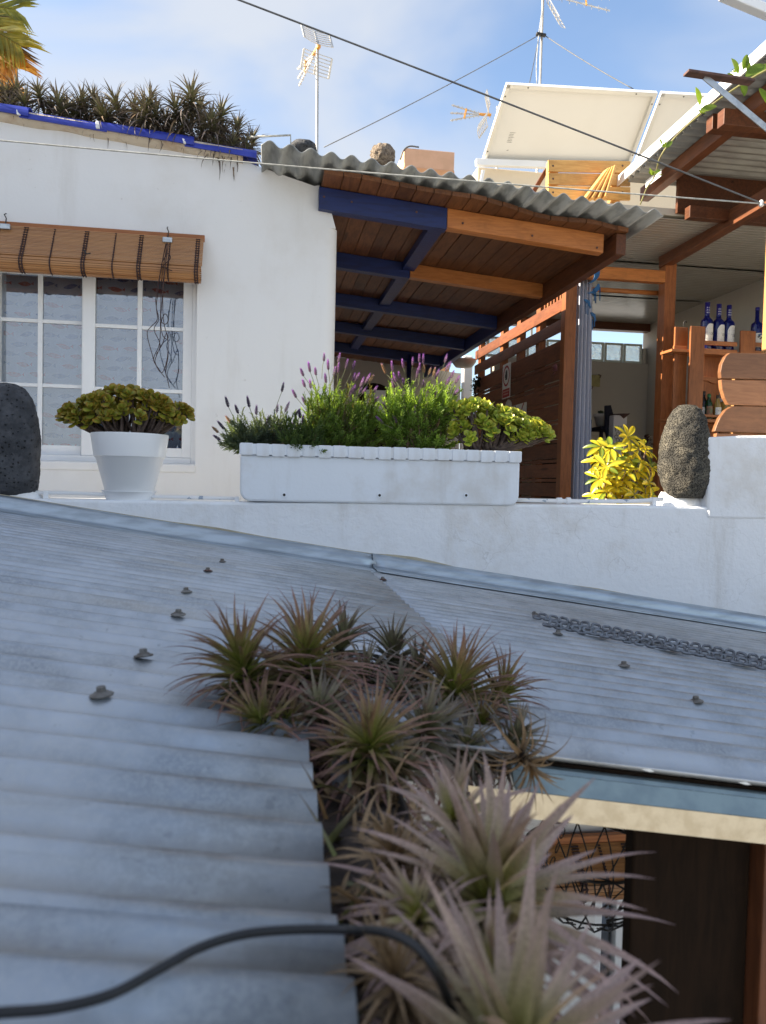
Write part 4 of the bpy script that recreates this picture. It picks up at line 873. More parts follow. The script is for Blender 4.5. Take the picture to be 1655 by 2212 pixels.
def spike_mesh(i, c0, c1, n=15, L_=.040):
    mb = MB(); random.seed(100+i)
    mb.tube([(0, 0, 0), (0, 0, L_*.95)], [.003, .0018], 5, True, lerp(c0, (.08, .07, .05), .6))
    for k in range(n*3):
        t = k/(n*3); q = k*2.4; r = .0058*math.sin(math.pi*min(1, .18+t*.86))**.8*U(.7, 1.2); p = Vector((math.cos(q)*r*.6, math.sin(q)*r*.6, L_*t)); d = Vector((math.cos(q), math.sin(q), .9)).normalized(); s = d.orthogonal().normalized()*.0024
        c = lerp(c0, c1, t**1.5*U(.5, 1.4) if t < .99 else 1); e = p+d*.0058
        mb.add([p-s, p+s, e+s*.5, e-s*.5], [(0, 1, 2, 3)], c)
    for k in range(4):
        q = k*1.6; p = Vector((0, 0, L_*.93)); mb.add([p+Vector((math.cos(q)*.002, math.sin(q)*.002, 0)), p+Vector((math.cos(q+1)*.004, math.sin(q+1)*.004, .004)), p+Vector((math.cos(q+.5)*.004, math.sin(q+.5)*.004, .013))], [(0, 1, 2)], lerp(c1, (.5, .25, .6), .4))
    return mb.data('flower_spike', m=L_flow)
SP_PALE = [spike_mesh(i, (.17, .11, .15), (.34, .15, .44)) for i in range(3)]; SP_DARK = [spike_mesh(i+5, (.055, .04, .08), (.07, .045, .13)) for i in range(2)]; SP_DRY = [spike_mesh(9, (.30, .2, .1), (.4, .27, .13))]
def lavender(label, cx, vb, boxes, n, heads, c0, c1, lf, seed, Y=YP+.16, up=.75, dry=0):
    random.seed(seed); base = onY(cx, vb, Y); t = thing('lavender_plant', base, label, 'lavender'); mb = MB(); wd = MB()
    for i in range(int(n*2.4)):
        u0, v0, u1, v1 = random.choice(boxes); tip = onY(U(u0, u1), U(v0, v1), Y+U(-.12, .10)); tip = tip+Vector((0, 0, -.05*U(0, 1)**2)); s = base+Vector((U(-.07, .07)+(tip.x-base.x)*.35, U(-.06, .06), 0)); d = (tip-s)
        st = tip-d.normalized()*min(d.length*.8, U(.06, .11)); wd.tube([s, s.lerp(st, .5)+Vector((U(-.01, .01), U(-.01, .01), .01)), st], [.003, .002, .0014], 4, False)
        dd = (d.normalized()*.7+Vector((U(-.75, .75), U(-.7, .2), up*U(.3, 1.1)))).normalized(); c = lerp(c0, c1, U(0, 1)); c = c if U(0, 1) > dry else (.16, .10, .05)
        sprig(mb, st, dd, U(.06, .10), random.randint(20, 28), lf, c, lerp(c, c1, .5))
        if U(0, 1) < .5: sprig(mb, s.lerp(st, U(.3, .8)), (dd+Vector((U(-.8, .8), U(-1, .3), -.2))), U(.04, .07), 14, lf, lerp(c, c0, .6), c0)
    wd.build('stems', M_stem, t, kind='stuff'); mb.build('foliage', L_lav, t, kind='stuff')
    for u, v, kind, ln in heads:
        p = onY(u, v, Y-.05+U(-.05, .05)); b = base.lerp(p, .45)+Vector((U(-.03, .03), 0, .0)); b = Vector((p.x+(base.x-p.x)*.28+U(-.012, .012), p.y+.01, p.z-ln))
        me = random.choice({'p': SP_PALE, 'd': SP_DARK, 'y': SP_DRY}[kind]); d = (p-b).normalized()
        f = place('flower_spike', me, p-d*.03, t, rot=d.to_track_quat('Z', 'Y').to_matrix()); f.scale = (1, 1, U(.8, 1.15))
        s = MB(); s.tube(curve([b, b.lerp(p, .5)+Vector((U(-.005, .005), 0, 0)), p-d*.028], 3), .0014, 4, False, (.20, .22, .11)); s.build('flower_stalk', L_flow, f)
def Z(l): return [(432+x*.4731, 702+y*.4731, k, h) for x, y, k, h in l]
lavender('low silvery lavender with dark flower heads at the left end of the planter', 560, 972, [(486, 910, 600, 955), (495, 890, 620, 945), (474, 930, 560, 972), (530, 920, 640, 980), (560, 885, 640, 940)], 105,
    Z([(122,345,'d',.10),(165,375,'d',.08),(220,345,'d',.09),(258,380,'d',.07),(92,452,'d',.05),(355,370,'d',.08),(68,508,'d',.04),(62,470,'y',.05),(400,370,'d',.08),(380,275,'d',.13),(452,390,'d',.08),(310,430,'d',.05),(125,425,'y',.06)]), (.085, .115, .085), (.13, .165, .125), .034, 21, up=.6)
lavender('leafy green lavender bush with mauve spikes left of the middle of the planter', 705, 972, [(660, 832, 720, 890), (690, 822, 775, 900), (645, 870, 740, 950), (635, 900, 815, 980), (740, 850, 822, 930), (760, 880, 840, 975), (790, 850, 835, 930)], 160,
    Z([(567,135,'p',.13),(498,185,'p',.12),(585,175,'p',.12),(527,200,'p',.10),(637,140,'p',.14),(672,170,'p',.12),(462,205,'p',.1),(705,175,'p',.12),(633,190,'p',.12),(617,205,'p',.1),(573,235,'p',.1),(470,255,'p',.1),(427,305,'p',.1),(503,260,'p',.1),(705,230,'p',.12),(722,230,'p',.12),(705,285,'p',.1),(742,255,'p',.1),(768,240,'p',.12),(785,240,'y',.1),(735,295,'p',.09),(757,290,'p',.1),(806,285,'p',.1),(692,300,'p',.08),(470,335,'p',.08),(430,455,'p',.06),(805,340,'p',.08)]),
    (.15, .225, .055), (.25, .36, .085), .033, 22, dry=.06)
lavender('tall bright green lavender bush with mauve spikes right of the middle of the planter', 895, 972, [(815, 850, 860, 940), (828, 820, 880, 900), (850, 828, 970, 900), (825, 880, 990, 950), (825, 920, 995, 980), (930, 820, 985, 890)], 190,
    Z([(837,195,'y',.09),(877,182,'p',.12),(925,168,'p',.14),(972,155,'p',.14),(1002,140,'p',.14),(1020,148,'p',.14),(1125,145,'p',.16),(1143,175,'p',.14),(1133,185,'p',.12),(1157,215,'p',.14),(1180,240,'p',.12),(1135,250,'p',.1),(1003,190,'p',.1),(993,215,'p',.1),(1023,190,'y',.1),(1053,200,'y',.08),(1072,205,'y',.08),(1085,220,'p',.1),(908,220,'p',.1),(887,230,'p',.1),(928,255,'p',.1),(880,260,'p',.08),(1020,260,'p',.1),(845,370,'p',.07),(1075,320,'p',.1),(978,390,'p',.07),(1025,475,'p',.06),(1135,290,'p',.1),(1175,300,'p',.1),(886,420,'p',.06),(1145,370,'p',.08),(1090,440,'y',.06),(962,490,'y',.05),(1130,415,'p',.06),(817,430,'p',.06)]),
    (.175, .26, .06), (.29, .42, .09), .035, 23)
lavender('small green lavender between the silvery one and the tall bushes', 650, 975, [(615, 890, 700, 950), (605, 920, 690, 980)], 60, Z([(455,395,'d',.07),(470,430,'p',.05)]), (.06, .10, .04), (.10, .15, .05), .028, 24, Y=YP+.06)

# ------------------------------------------------------------------ lava stones
def stone(label, m, prof, Y, asp, seed, rough=.010):
    """prof: rows of (v, left u, right u)"""
    mb = MB(); vs = []; n = 72; R_ = []
    for i in range(len(prof)-1):
        for k in range(10): s = k/10; R_.append(lerp(prof[i], prof[i+1], s))
    R_.append(prof[-1]); m_ = len(R_)
    for v, u0, u1 in R_:
        a, b = onY(u0, v, Y), onY(u1, v, Y); c = (a+b)/2; r = (b-a).length/2
        for k in range(n):
            q = 2*math.pi*k/n; d = Vector((math.cos(q), math.sin(q)*asp, 0)); p = c+d*r
            e = rough*(1.6*noise.noise(p*5+Vector((seed, 9, 0)))+noise.noise(p*9+Vector((seed, 0, 0)))+.55*noise.noise(p*28+Vector((seed, 3, 0)))+.5*noise.noise(p*75)); pit = max(0, noise.noise(p*46+Vector((0, seed, 0)))-.28)*rough*2.6
            vs.append(p+d.normalized()*(e-pit))
    mb.add(vs, [(j*n+(k+1) % n, j*n+k, (j+1)*n+k, (j+1)*n+(k+1) % n) for j in range(m_-1) for k in range(n)]+[tuple(range(n)), tuple(range(m_*n-1, (m_-1)*n-1, -1))])
    mb.build('lava_stone', m, smooth=True, label=label, cat='stone')
stone('dark pitted basalt boulder standing at the left end of the parapet', M_basalt, [(827, 8, 18), (829, -5, 32), (838, -22, 52), (860, -42, 70), (900, -58, 83), (950, -66, 90), (1000, -66, 88), (1040, -60, 84), (1062, -55, 78), (1070, -50, 74)], 3.60, .8, 3, .006)
stone('upright porous lava stone with a sunlit face beside the raised wall', M_lava, [(874, 1478, 1490), (876, 1468, 1500), (884, 1458, 1510), (905, 1448, 1520), (940, 1436, 1529), (980, 1427, 1534), (1015, 1425, 1532), (1045, 1432, 1528), (1066, 1440, 1522), (1076, 1446, 1518)], 3.585, .85, 7, .007)

# ------------------------------------------------------------------ variegated schefflera
def sch_leaf(kind):
    mb = MB(); n = 6; vs = []; cs = []; yel = (.66, .52, .03); grn = (.075, .17, .025)
    random.seed(kind+40)
    for i in range(n+1):
        t = i/n; w_ = .62*math.sin(math.pi*min(1, t*.93+.03))**.75*(.6+.6*t)*.62; z = -.38*t*t+.05*t; x = t
        for s in (-1, -.45, 0, .45, 1):
            vs.append((x, s*w_*.5, z+abs(s)*.10*(.3+w_)))
            f = (abs(s)**2.2)*(1.0+U(-.25, .15)); f = min(1, max(0, f)); f = f if kind < 3 else min(1, f*.4+.75); f = f*.25 if kind == 0 else f; cs.append(lerp(yel, grn, f))
    mb.add(vs, [(i*5+k, (i+1)*5+k, (i+1)*5+k+1, i*5+k+1) for i in range(n) for k in range(4)], cs); return mb.data('leaf', True, m=L_sch)
SL = [sch_leaf(i) for i in range(4)]
YS = 3.96; sbp = onY(1345, 1110, YS); sbp.z = FZ
sf = thing('variegated_shrub', sbp, 'yellow and green variegated umbrella shrub behind the parapet pipe', 'shrub')
random.seed(31); wz_ = MB()
whorls = [(1355,945),(1320,970),(1300,985),(1395,975),(1345,990),(1385,1000),(1310,1010),(1405,1010),(1350,1018),(1325,1035),(1295,1035),(1375,1035),(1400,1045),(1345,1055),(1310,1062),(1370,1068),(1292,1072),(1340,1085),(1395,1078)]
for u, v in whorls+[(u_+U(-22, 22), min(1088, v_+U(-8, 22))) for u_, v_ in whorls[1:15]]:
    c = onY(u, v, YS+U(-.10, .04)); ax = Vector(((u-1350)/90+U(-.3, .3), -.75+U(-.3, .2), .75+U(-.2, .3))).normalized(); x = ax.orthogonal().normalized(); y = ax.cross(x)
    wz_.tube(curve([sbp+Vector((U(-.03, .03), U(-.03, .03), .15)), sbp.lerp(c, .6)+Vector((U(-.03, .03), .05, 0)), c], 3), .004, 5)
    nl = random.randint(6, 8); q0 = U(0, 6)
    for i in range(nl):
        q = q0+2*math.pi*i/nl+U(-.2, .2); d = (x*math.cos(q)+y*math.sin(q)); el = .25+U(-.25, .35); X = (d*math.cos(el)+ax*math.sin(el)).normalized(); Zv = (ax-X*ax.dot(X)).normalized(); Yv = Zv.cross(X)
        o = place('leaf', random.choice((SL[0], SL[0], SL[1], SL[2], SL[2], SL[3])), c+X*.006, sf, rot=Matrix(((X.x, Yv.x, Zv.x), (X.y, Yv.y, Zv.y), (X.z, Yv.z, Zv.z)))); s = U(.064, .092); o.scale = (s, s*U(.9, 1.15), s)
wz_.build('stems', M_stem, sf)
mb = MB(); mb.lathe(sbp, [(.12, 0), (.16, .2), (.165, .2), (.15, .18), (0, .18)], 24, caps=False); mb.build('shrub_tub', M_pot, smooth=True, label='clay tub holding the variegated shrub behind the parapet', cat='flowerpot')

# ------------------------------------------------------------------ air plants (tillandsia)
def till_leaf(el0, curl, wd, c_base, c_mid, c_tip, name, seg=9):
    """unit-length channelled blade, leaving the axis (z) at elevation el0 and curling down by curl"""
    mb = MB(); p = Vector((0, 0, 0)); vs = []; cs = []
    for i in range(seg+1):
        t = i/seg; el = el0-curl*t**1.4; w_ = wd*(1-t**1.55)*(1-.12*t)+.0012; d = Vector((math.cos(el), 0, math.sin(el))); nn = Vector((-math.sin(el), 0, math.cos(el)))
        vs += [p+Vector((0, -w_/2, 0))+nn*w_*.28, p.copy(), p+Vector((0, w_/2, 0))+nn*w_*.28]; c = lerp(c_base, c_mid, min(1, t*1.7)) if t < .59 else lerp(c_mid, c_tip, (t-.59)/.41); cs += [c, lerp(c, c_base, .15), c]
        p = p+d/seg
    mb.add(vs, [(i*3+k, i*3+k+1, i*3+4+k, i*3+3+k) for i in range(seg) for k in range(2)], cs); return mb.data(name, True, m=L_till)
def palette(g, mauve, dark, tag_, curl=(98, 78), wid=(.082, .034), pw_=1.05):
    out = []; nb = 10
    for i in range(nb):
        t = i/(nb-1)                                              # 0 outermost .. 1 innermost
        for v in range(2):
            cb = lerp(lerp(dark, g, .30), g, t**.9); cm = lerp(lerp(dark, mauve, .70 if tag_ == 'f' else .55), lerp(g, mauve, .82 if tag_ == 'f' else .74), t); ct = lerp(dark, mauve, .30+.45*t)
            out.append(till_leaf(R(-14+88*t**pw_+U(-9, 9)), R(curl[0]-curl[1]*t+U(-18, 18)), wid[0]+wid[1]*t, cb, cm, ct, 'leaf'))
    return out
random.seed(51)
PAL_GREEN = palette((.25, .32, .03), (.27, .105, .12), (.045, .022, .030), 'g', (92, 68), (.060, .026)); PAL_FRONT = palette((.31, .32, .04), (.40, .262, .255), (.17, .11, .112), 'f', (52, 40), (.112, .034), 1.6)
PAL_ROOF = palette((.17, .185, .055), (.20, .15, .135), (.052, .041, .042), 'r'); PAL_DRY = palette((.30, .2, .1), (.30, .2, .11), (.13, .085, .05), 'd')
def rosette(base, axis, Lf, n, pal, stem, spin=0., dens=1.):
    """list of (mesh, matrix, location, scale)"""
    axis = axis.normalized(); x = axis.orthogonal().normalized(); y = axis.cross(x); fr = Matrix(((x.x, y.x, axis.x), (x.y, y.y, axis.y), (x.z, y.z, axis.z))); out = []; nb = len(pal)//2
    for i in range(n):
        t = i/(n-1); pal_ = PAL_DRY if (t < .35 and U(0, 1) < .14) else pal; me = pal_[min(nb-1, int(t**1.15*nb))*2+random.randint(0, 1)]; q = i*2.39996+spin+U(-.15, .15)
        out.append((me, fr @ Matrix.Rotation(q, 3, 'Z') @ Matrix.Rotation(U(-.35, .35), 3, 'X') @ Matrix.Rotation(U(-.2, .2)+(U(.3, .8) if U(0, 1) < .06 else 0), 3, 'Y'), base+axis*(stem*t), Lf*(1-.42*t)*U(.80, 1.12)))
    return out
def airplant(label, u, v, Y, Lpx, axis, n, pal, single, stem=.3, group=None, extra=None, drop=0):
    fr = pal is PAL_FRONT; Lpx *= 1.30 if fr else (1.34 if group == rg else 1.62); n = int(n*(1.35 if fr else (2.6 if pal is PAL_GREEN else 2.0))); stem *= .62; v += Lpx*(.03 if fr else .06)
    base = onY(u, v, Y); k = Y*1.02/FPX; Lf = Lpx*k; axis = Vector(axis); t = thing('air_plant', base-axis.normalized()*stem*Lf-Vector((0, 0, drop)), label, 'air plant', group)
    rs = rosette(base-axis.normalized()*stem*Lf, axis, Lf, n, pal, stem*Lf, U(0, 6)); core = MB()
    if drop: core.tube([base-axis.normalized()*stem*Lf-Vector((0, 0, drop)), base-axis.normalized()*stem*Lf, base], [.008, .009, .004], 6)
    else: core.tube([base-axis.normalized()*stem*Lf, base], [Lf*.06, Lf*.03], 6)
    core.build('stem', M_soil, t)
    if single:
        for me, Mx, p, s in rs: o = place('leaf', me, p, t, rot=Mx); o.scale = (s, s*U(.85, 1.1), s)
    else:
        mb = MB()
        for me, Mx, p, s in rs: mb.mesh(me, Matrix.Translation(p) @ (Mx @ Matrix.Diagonal((s, s, s))).to_4x4())
        mb.build('leaves', L_till, t, smooth=True, kind='stuff')
    return t
random.seed(61); rg = 'air plants along the blue tiled roof edge'
airplant('nearest air plant cut by the bottom edge, with wide pale pink leaves', 1110, 2275, .43, 560, (.05, -.15, 1), 58, PAL_FRONT, True, .45)
airplant('large pale air plant with bent white leaves below the middle of the clump', 1060, 1910, .60, 420, (.06, -.22, 1), 74, PAL_FRONT, True, .5)
airplant('pale mauve air plant directly behind the large one at the gutter corner', 985, 1755, .74, 210, (-.05, -.25, 1), 46, PAL_FRONT, True, .5)
airplant('bright green centred air plant hanging at the corner of the gutter', 800, 1590, .98, 165, (-.05, -.30, 1), 60, PAL_GREEN, True, .55)
airplant('bushy olive air plant at the left end of the clump on the roof', 520, 1410, 1.12, 150, (-.25, -.15, 1), 64, PAL_GREEN, True, .75)
airplant('mauve crowned air plant second from the left on the roof', 660, 1400, 1.16, 165, (.05, -.2, 1), 66, PAL_GREEN, True, .7)
airplant('pink tipped air plant on the right of the clump above the fascia', 985, 1470, 1.22, 165, (.08, -.22, 1), 66, PAL_GREEN, True, .6)
airplant('thin leaved air plant at the right end of the clump', 1085, 1480, 1.28, 120, (.35, -.1, 1), 40, PAL_GREEN, True, .8)
airplant('low dark green air plant under the left end of the clump', 560, 1540, 1.03, 130, (-.45, -.35, .55), 40, PAL_GREEN, False, .8)
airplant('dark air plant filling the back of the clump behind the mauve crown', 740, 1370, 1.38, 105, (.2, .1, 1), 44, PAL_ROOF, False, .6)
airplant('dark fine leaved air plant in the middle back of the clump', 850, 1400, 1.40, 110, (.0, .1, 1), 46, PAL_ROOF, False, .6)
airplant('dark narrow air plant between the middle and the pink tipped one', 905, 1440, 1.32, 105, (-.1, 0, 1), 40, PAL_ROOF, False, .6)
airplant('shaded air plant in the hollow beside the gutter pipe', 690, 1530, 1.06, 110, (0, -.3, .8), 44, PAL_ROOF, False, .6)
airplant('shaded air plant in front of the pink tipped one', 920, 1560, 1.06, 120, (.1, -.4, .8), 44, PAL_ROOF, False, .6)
airplant('dry tangled air plant hanging over the fascia end', 1110, 1585, 1.10, 105, (.35, -.3, .5), 40, PAL_ROOF, False, .7)
airplant('straw coloured dead air plant dangling over the yellow fascia', 1150, 1650, 1.02, 95, (.3, -.3, -.4), 24, PAL_DRY, True, .5)
airplant('brown shaded air plant low against the gutter in the foreground', 850, 1830, .68, 130, (-.2, -.1, .8), 40, PAL_DRY, False, .6)
airplant('greyish air plant hidden between the large one and the gutter', 900, 1960, .57, 190, (-.25, 0, .9), 44, PAL_FRONT, False, .6)
airplant('brown dry air plant at the gutter near the hose', 850, 2080, .50, 150, (-.3, .1, .8), 40, PAL_DRY, False, .6)
airplant('grey air plant right of the hose behind the nearest one', 1060, 2080, .52, 230, (.1, 0, 1), 46, PAL_FRONT, False, .6)
for u, v, Y in ((600,1470,1.2),(720,1470,1.18),(790,1450,1.3),(860,1490,1.22),(960,1550,1.12),(1040,1550,1.16),(1010,1600,1.08),(620,1545,1.05),(740,1620,1.0),(870,1650,.98)):
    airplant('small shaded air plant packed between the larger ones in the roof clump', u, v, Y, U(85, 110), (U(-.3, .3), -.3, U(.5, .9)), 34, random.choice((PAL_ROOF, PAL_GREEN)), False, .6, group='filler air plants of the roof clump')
# dead leaves lying in the gutter
mb = MB()
for i in range(260):
    me = random.choice(PAL_DRY if U(0, 1) < .75 else PAL_ROOF); s = U(.04, .09); p = Vector((gx+U(-.05, .06), U(.25, 1.12), rz(LX)-.045+U(-.01, .03)))
    mb.mesh(me, Matrix.Translation(p) @ (Matrix.Rotation(U(0, 6.3), 3, 'Z') @ Matrix.Rotation(U(-.7, .7), 3, 'X') @ Matrix.Rotation(U(-.5, .9), 3, 'Y') @ Matrix.Diagonal((s, s, s))).to_4x4())
mb.build('dead_leaves', L_till, nr, smooth=True, kind='stuff')
# the row on the house roof edge
rg = 'air plants along the blue tiled roof edge'; k = .3591
rows = [(30,530),(150,570),(230,520),(300,620),(400,610),(490,570),(560,560),(660,660),(700,580),(810,610),(905,550),(960,740),(940,640),(1130,640),(1150,530),(1275,680),(1330,640),(1430,730),(1400,820),(1400,900),(1520,800),(1060,600),(860,690),(750,690),(1200,600),(1220,720),(60,600),(100,500),(350,560),(450,630),(520,640),(610,620),(1000,700),(1100,720),(1340,760),(1480,840),(-60,540),(-140,520),(-230,500),(-320,480),(-400,470),(-480,450),(1300,830),(880,600)]
for i, (x, y) in enumerate(rows):
    airplant('spiky grey green air plant in the row along the blue tiled roof edge', x*k, y*k+9, YF-.01+U(0, .22)-(.06 if y > 800 or (x, y) == (960, 740) else 0), U(44, 58), (U(-.35, .35), U(-.35, .1), 1), 34, PAL_ROOF, False, U(.5, .9), group=rg)

# =================================================================== PIPE ON THE PARAPET
random.seed(77)
def pipe(label, pts, Y, r, fit, clips):
    P = [onY(u, v, Y) for u, v in pts]; t = thing('water_pipe', P[0], label, 'pipe'); MB().tube(curve(P, 4), r, 12).build('tube', M_pipe, t, smooth=True)
    for u, v, l, k in fit: p = onY(u, v, Y); d = (P[-1]-P[0]).normalized(); mb = MB(); mb.lathe(p-d*l/2, [(r*.9, 0), (r*k, .001), (r*k, l-.001), (r*.9, l)], 16, axis=d); mb.build('coupling', M_white, t, smooth=False, bevel=.001)
    for u, v in clips: p = onY(u, v, Y); mb = MB(); mb.box((p.x-.010, p.y-r-.004, p.z-r-.02), (p.x+.010, p.y+.02, p.z+r+.003)); mb.build('clip', M_white, t, bevel=.002)
pipe('painted water pipe running along the parapet past the white pot', ((60,1063),(95,1064),(180,1066),(290,1071),(400,1074),(515,1077)), YP+.09, .0085, (), ((100, 1066), (512, 1078)))
pipe('painted water pipe with couplings in front of the variegated shrub', ((1110,1080),(1200,1082),(1300,1083),(1380,1082),(1432,1078)), YP+.06, .0105, ((1208, 1081, .028, 1.35), (1228, 1081, .022, 1.45)), ((1412, 1080),))

# =================================================================== SOLAR PANELS, CRATES, ROOF THINGS
def panel(label, tl, tr, bl, brr, ya, yb, first):
    A, B, C, D = onY(*tl, ya), onY(*tr, ya), onY(*brr, yb), onY(*bl, yb); ux = (B-A).normalized(); uy = (D-A).normalized(); nn = ux.cross(uy).normalized()
    if nn.y > 0: nn = -nn                                         # towards the viewer
    t = thing('solar_panel', (C+D)/2, label, 'solar panel', 'solar panels on the roof'); fw = .035
    mb = MB(); mb.prism([A, B, C, D], -nn*.006); mb.build('back_sheet', M_sheetback, t)
    mb = MB(); mb.prism([A+ux*.02+uy*.02-nn*.007, B-ux*.02+uy*.02-nn*.007, C-ux*.02-uy*.02-nn*.007, D+ux*.02-uy*.02-nn*.007], -nn*.003); mb.build('cell_sheet', mat('solar_cells', (.01, .014, .04), (.012, .018, .05), 20, .1), t)
    for p, q, n_ in ((A, B, uy), (D, C, -uy), (A, D, ux), (B, C, -ux)):
        d = (q-p).normalized(); mb = MB(); mb.prism([p-n_*.004, q-n_*.004, q-n_*.004+nn*.04, p-n_*.004+nn*.04], n_*.003); mb.build('frame_side', M_alu, t)
        mb = MB(); mb.prism([p+nn*.0405, q+nn*.0405, q+nn*.0405+n_*fw, p+nn*.0405+n_*fw], nn*.002); mb.build('frame_lip', mat('cream_aluminium', (.74, .72, .66), (.70, .68, .62), 4, .4, .2), t)
        for s in (.14, .86): mb = MB(); mb.lathe(p.lerp(q, s)+n_*fw*.5+nn*.043, [(.008, 0), (.008, .0015)], 8, axis=nn); mb.build('mount_hole', M_black, t)
    if first:
        p = A.lerp(B, .10).lerp(D.lerp(C, .13), .60); mb = MB(); mb.prism([p, p+ux*.10, p+ux*.10+uy*.15, p+uy*.15], nn*.002); s = mb.build('rating_label', M_wht, t)
        for k in range(7): mb = MB(); q = p+uy*(.02+.018*k)+ux*.012+nn*.0025; mb.prism([q, q+ux*U(.04, .075), q+ux*.05+uy*.006, q+uy*.006], nn*.001); mb.build('print_line', mat('grey_print', (.35, .34, .33), None, 10, .7), s)
        p = A.lerp(B, .1).lerp(D.lerp(C, .1), .86); mb = MB(); mb.prism([p, p+ux*.09, p+ux*.09+uy*.012, p+uy*.012], nn*.002); mb.build('serial_strip', mat('grey_print', (.35, .34, .33), None, 10, .7), t)
    return t
panel('left solar panel seen from behind with a rating label', (1094, 178), (1418, 197), (1042, 343), (1360, 350), 7.6, 8.3, True)
panel('right solar panel seen from behind, half hidden by the high roof edge', (1428, 197), (1760, 216), (1370, 350), (1700, 358), 7.6, 8.3, False)
a, b = onY(1028, 345, 8.25), onY(1192, 360, 8.25); MB().bar(a-Vector((0, 0, .03)), onY(1700, 366, 8.25)-Vector((0, 0, .05)), .06, .07).build('panel_rail', M_alu, label='pale metal rail under the lower edge of the solar panels', cat='rail', bevel=.004)
a, b = onY(1032, 356, 8.35), onY(1200, 420, 8.35); MB().box((a.x, 8.35, b.z-1.2), (b.x+2.5, 8.6, a.z-.02)).build('panel_plinth', M_cream, label='cream block wall carrying the solar panels', cat='wall', bevel=.01)
p = onY(1044, 380, 8.30); MB().bar(p+Vector((0, 0, .06)), p-Vector((.06, 0, .3)), .03, .03, (0, 1, 0)).build('steel_strut', M_alu, label='short white metal leg at the left foot of the solar panels', cat='frame')
# crate boards
YCR = 5.6; cr = thing('timber_crate', onY(1270, 430, 5.6), 'light pine slatted crate standing on the porch roof before the solar panels', 'crate')
for v0, v1 in ((345, 371), (373, 399), (401, 430)):
    mb = MB()
    q = [onY(1185, v0, YCR), onY(1362, v0+3, YCR), onY(1362, v1+2, YCR), onY(1185, v1-1, YCR)]; mb.prism(q, (0, .022, 0)); mb.build('slat', W_crate, cr, bevel=.002)
    for u in (1195, 1345): p = onY(u, (v0+v1)/2, YCR-.002); mb = MB(); mb.lathe(p, [(.008, 0), (.007, .002)], 8, axis=(0, -1, 0)); mb.build('nail', M_rust, cr)
a = onY(1188, 345, YCR+.025); MB().box((a.x, YCR+.03, 2.045), (a.x+.07, YCR+.10, a.z)).build('corner_post', W_crate, cr)
MB().box((a.x+.5, YCR+.03, 2.045), (a.x+.57, YCR+.10, a.z-.01)).build('corner_post', W_crate, cr)
for i in range(4):
    a, b = onY(1262+i*14, 432-i*1, 5.52-i*.012), onY(1310+i*5, 368-i*2, 5.56-i*.012); mb = MB(); mb.bar(a, b, .018, .07, (0, 1, .2)); mb.build('side_slat', W_crate, cr, bevel=.002)
a = onY(1180, 368, 5.75); MB().bar(a, onY(1140, 415, 5.75)-Vector((.06, 0, .18)), .045, .03).build('timber_prop', W_beamY, label='short brown timber leaning left of the pine crate', cat='timber')
# orange chimney box, thatch lump, stone, wire frame
a, b = onY(874, 319, 11), onY(981, 372, 11); oc = thing('orange_box', (a.x, 11, b.z), 'orange rendered roof box with a pale front behind the porch roof', 'chimney')
MB().box((a.x, 11, a.z-.27), (b.x, 11.6, a.z)).build('body', mat('pale_orange_render', (.70, .42, .27), (.64, .38, .24), 6, .8), oc, bevel=.008); MB().box((a.x-.01, 10.985, GZ), (b.x+.005, 11.62, a.z-.271)).build('base_band', M_orange, oc, bevel=.01)
MB().tube(curve([onY(u, v, 11) for u, v in ((865,345),(872,325),(885,316),(905,318))], 4), .012, 8).build('roof_hose', M_wire, smooth=True, label='dark hose looping over the corner of the orange roof box', cat='hose')
def lump(name, m, u, v, Y, ru, rv, label, cat, rough, seed):
    mb = MB(); c = onY(u, v, Y); rx = ru*Y/FPX; rz_ = rv*Y/FPX; bm = bmesh.new(); bmesh.ops.create_icosphere(bm, subdivisions=4, radius=1)
    for q in bm.verts: e = 1+rough*(noise.noise(q.co*3+Vector((seed, 0, 0)))+.6*noise.noise(q.co*9)); q.co = Vector((q.co.x*rx*e, q.co.y*rx*e, q.co.z*rz_*e))
    mb.add([c+q.co for q in bm.verts], [tuple(q.index for q in f.verts) for f in bm.faces]); bm.free(); return mb.build(name, m, smooth=True, label=label, cat=cat)
lump('rough_rock', M_mold, 827, 336, 4.27, 26, 24, 'shaggy brown rock topping the porch roof left of the orange box', 'rock', .16, 2)
lump('dark_boulder', M_basalt, 655, 320, 4.27, 28, 15, 'dark rounded stone just behind the corrugated roof edge', 'stone', .1, 4)
mb = MB(); mb.tube([onY(540, 296, 4.4), onY(628, 292, 4.4), onY(629, 335, 4.4)], .006, 8); mb.build('bent_rod', M_line, smooth=True, label='thin bent metal rod above the left end of the corrugated roof', cat='rod')

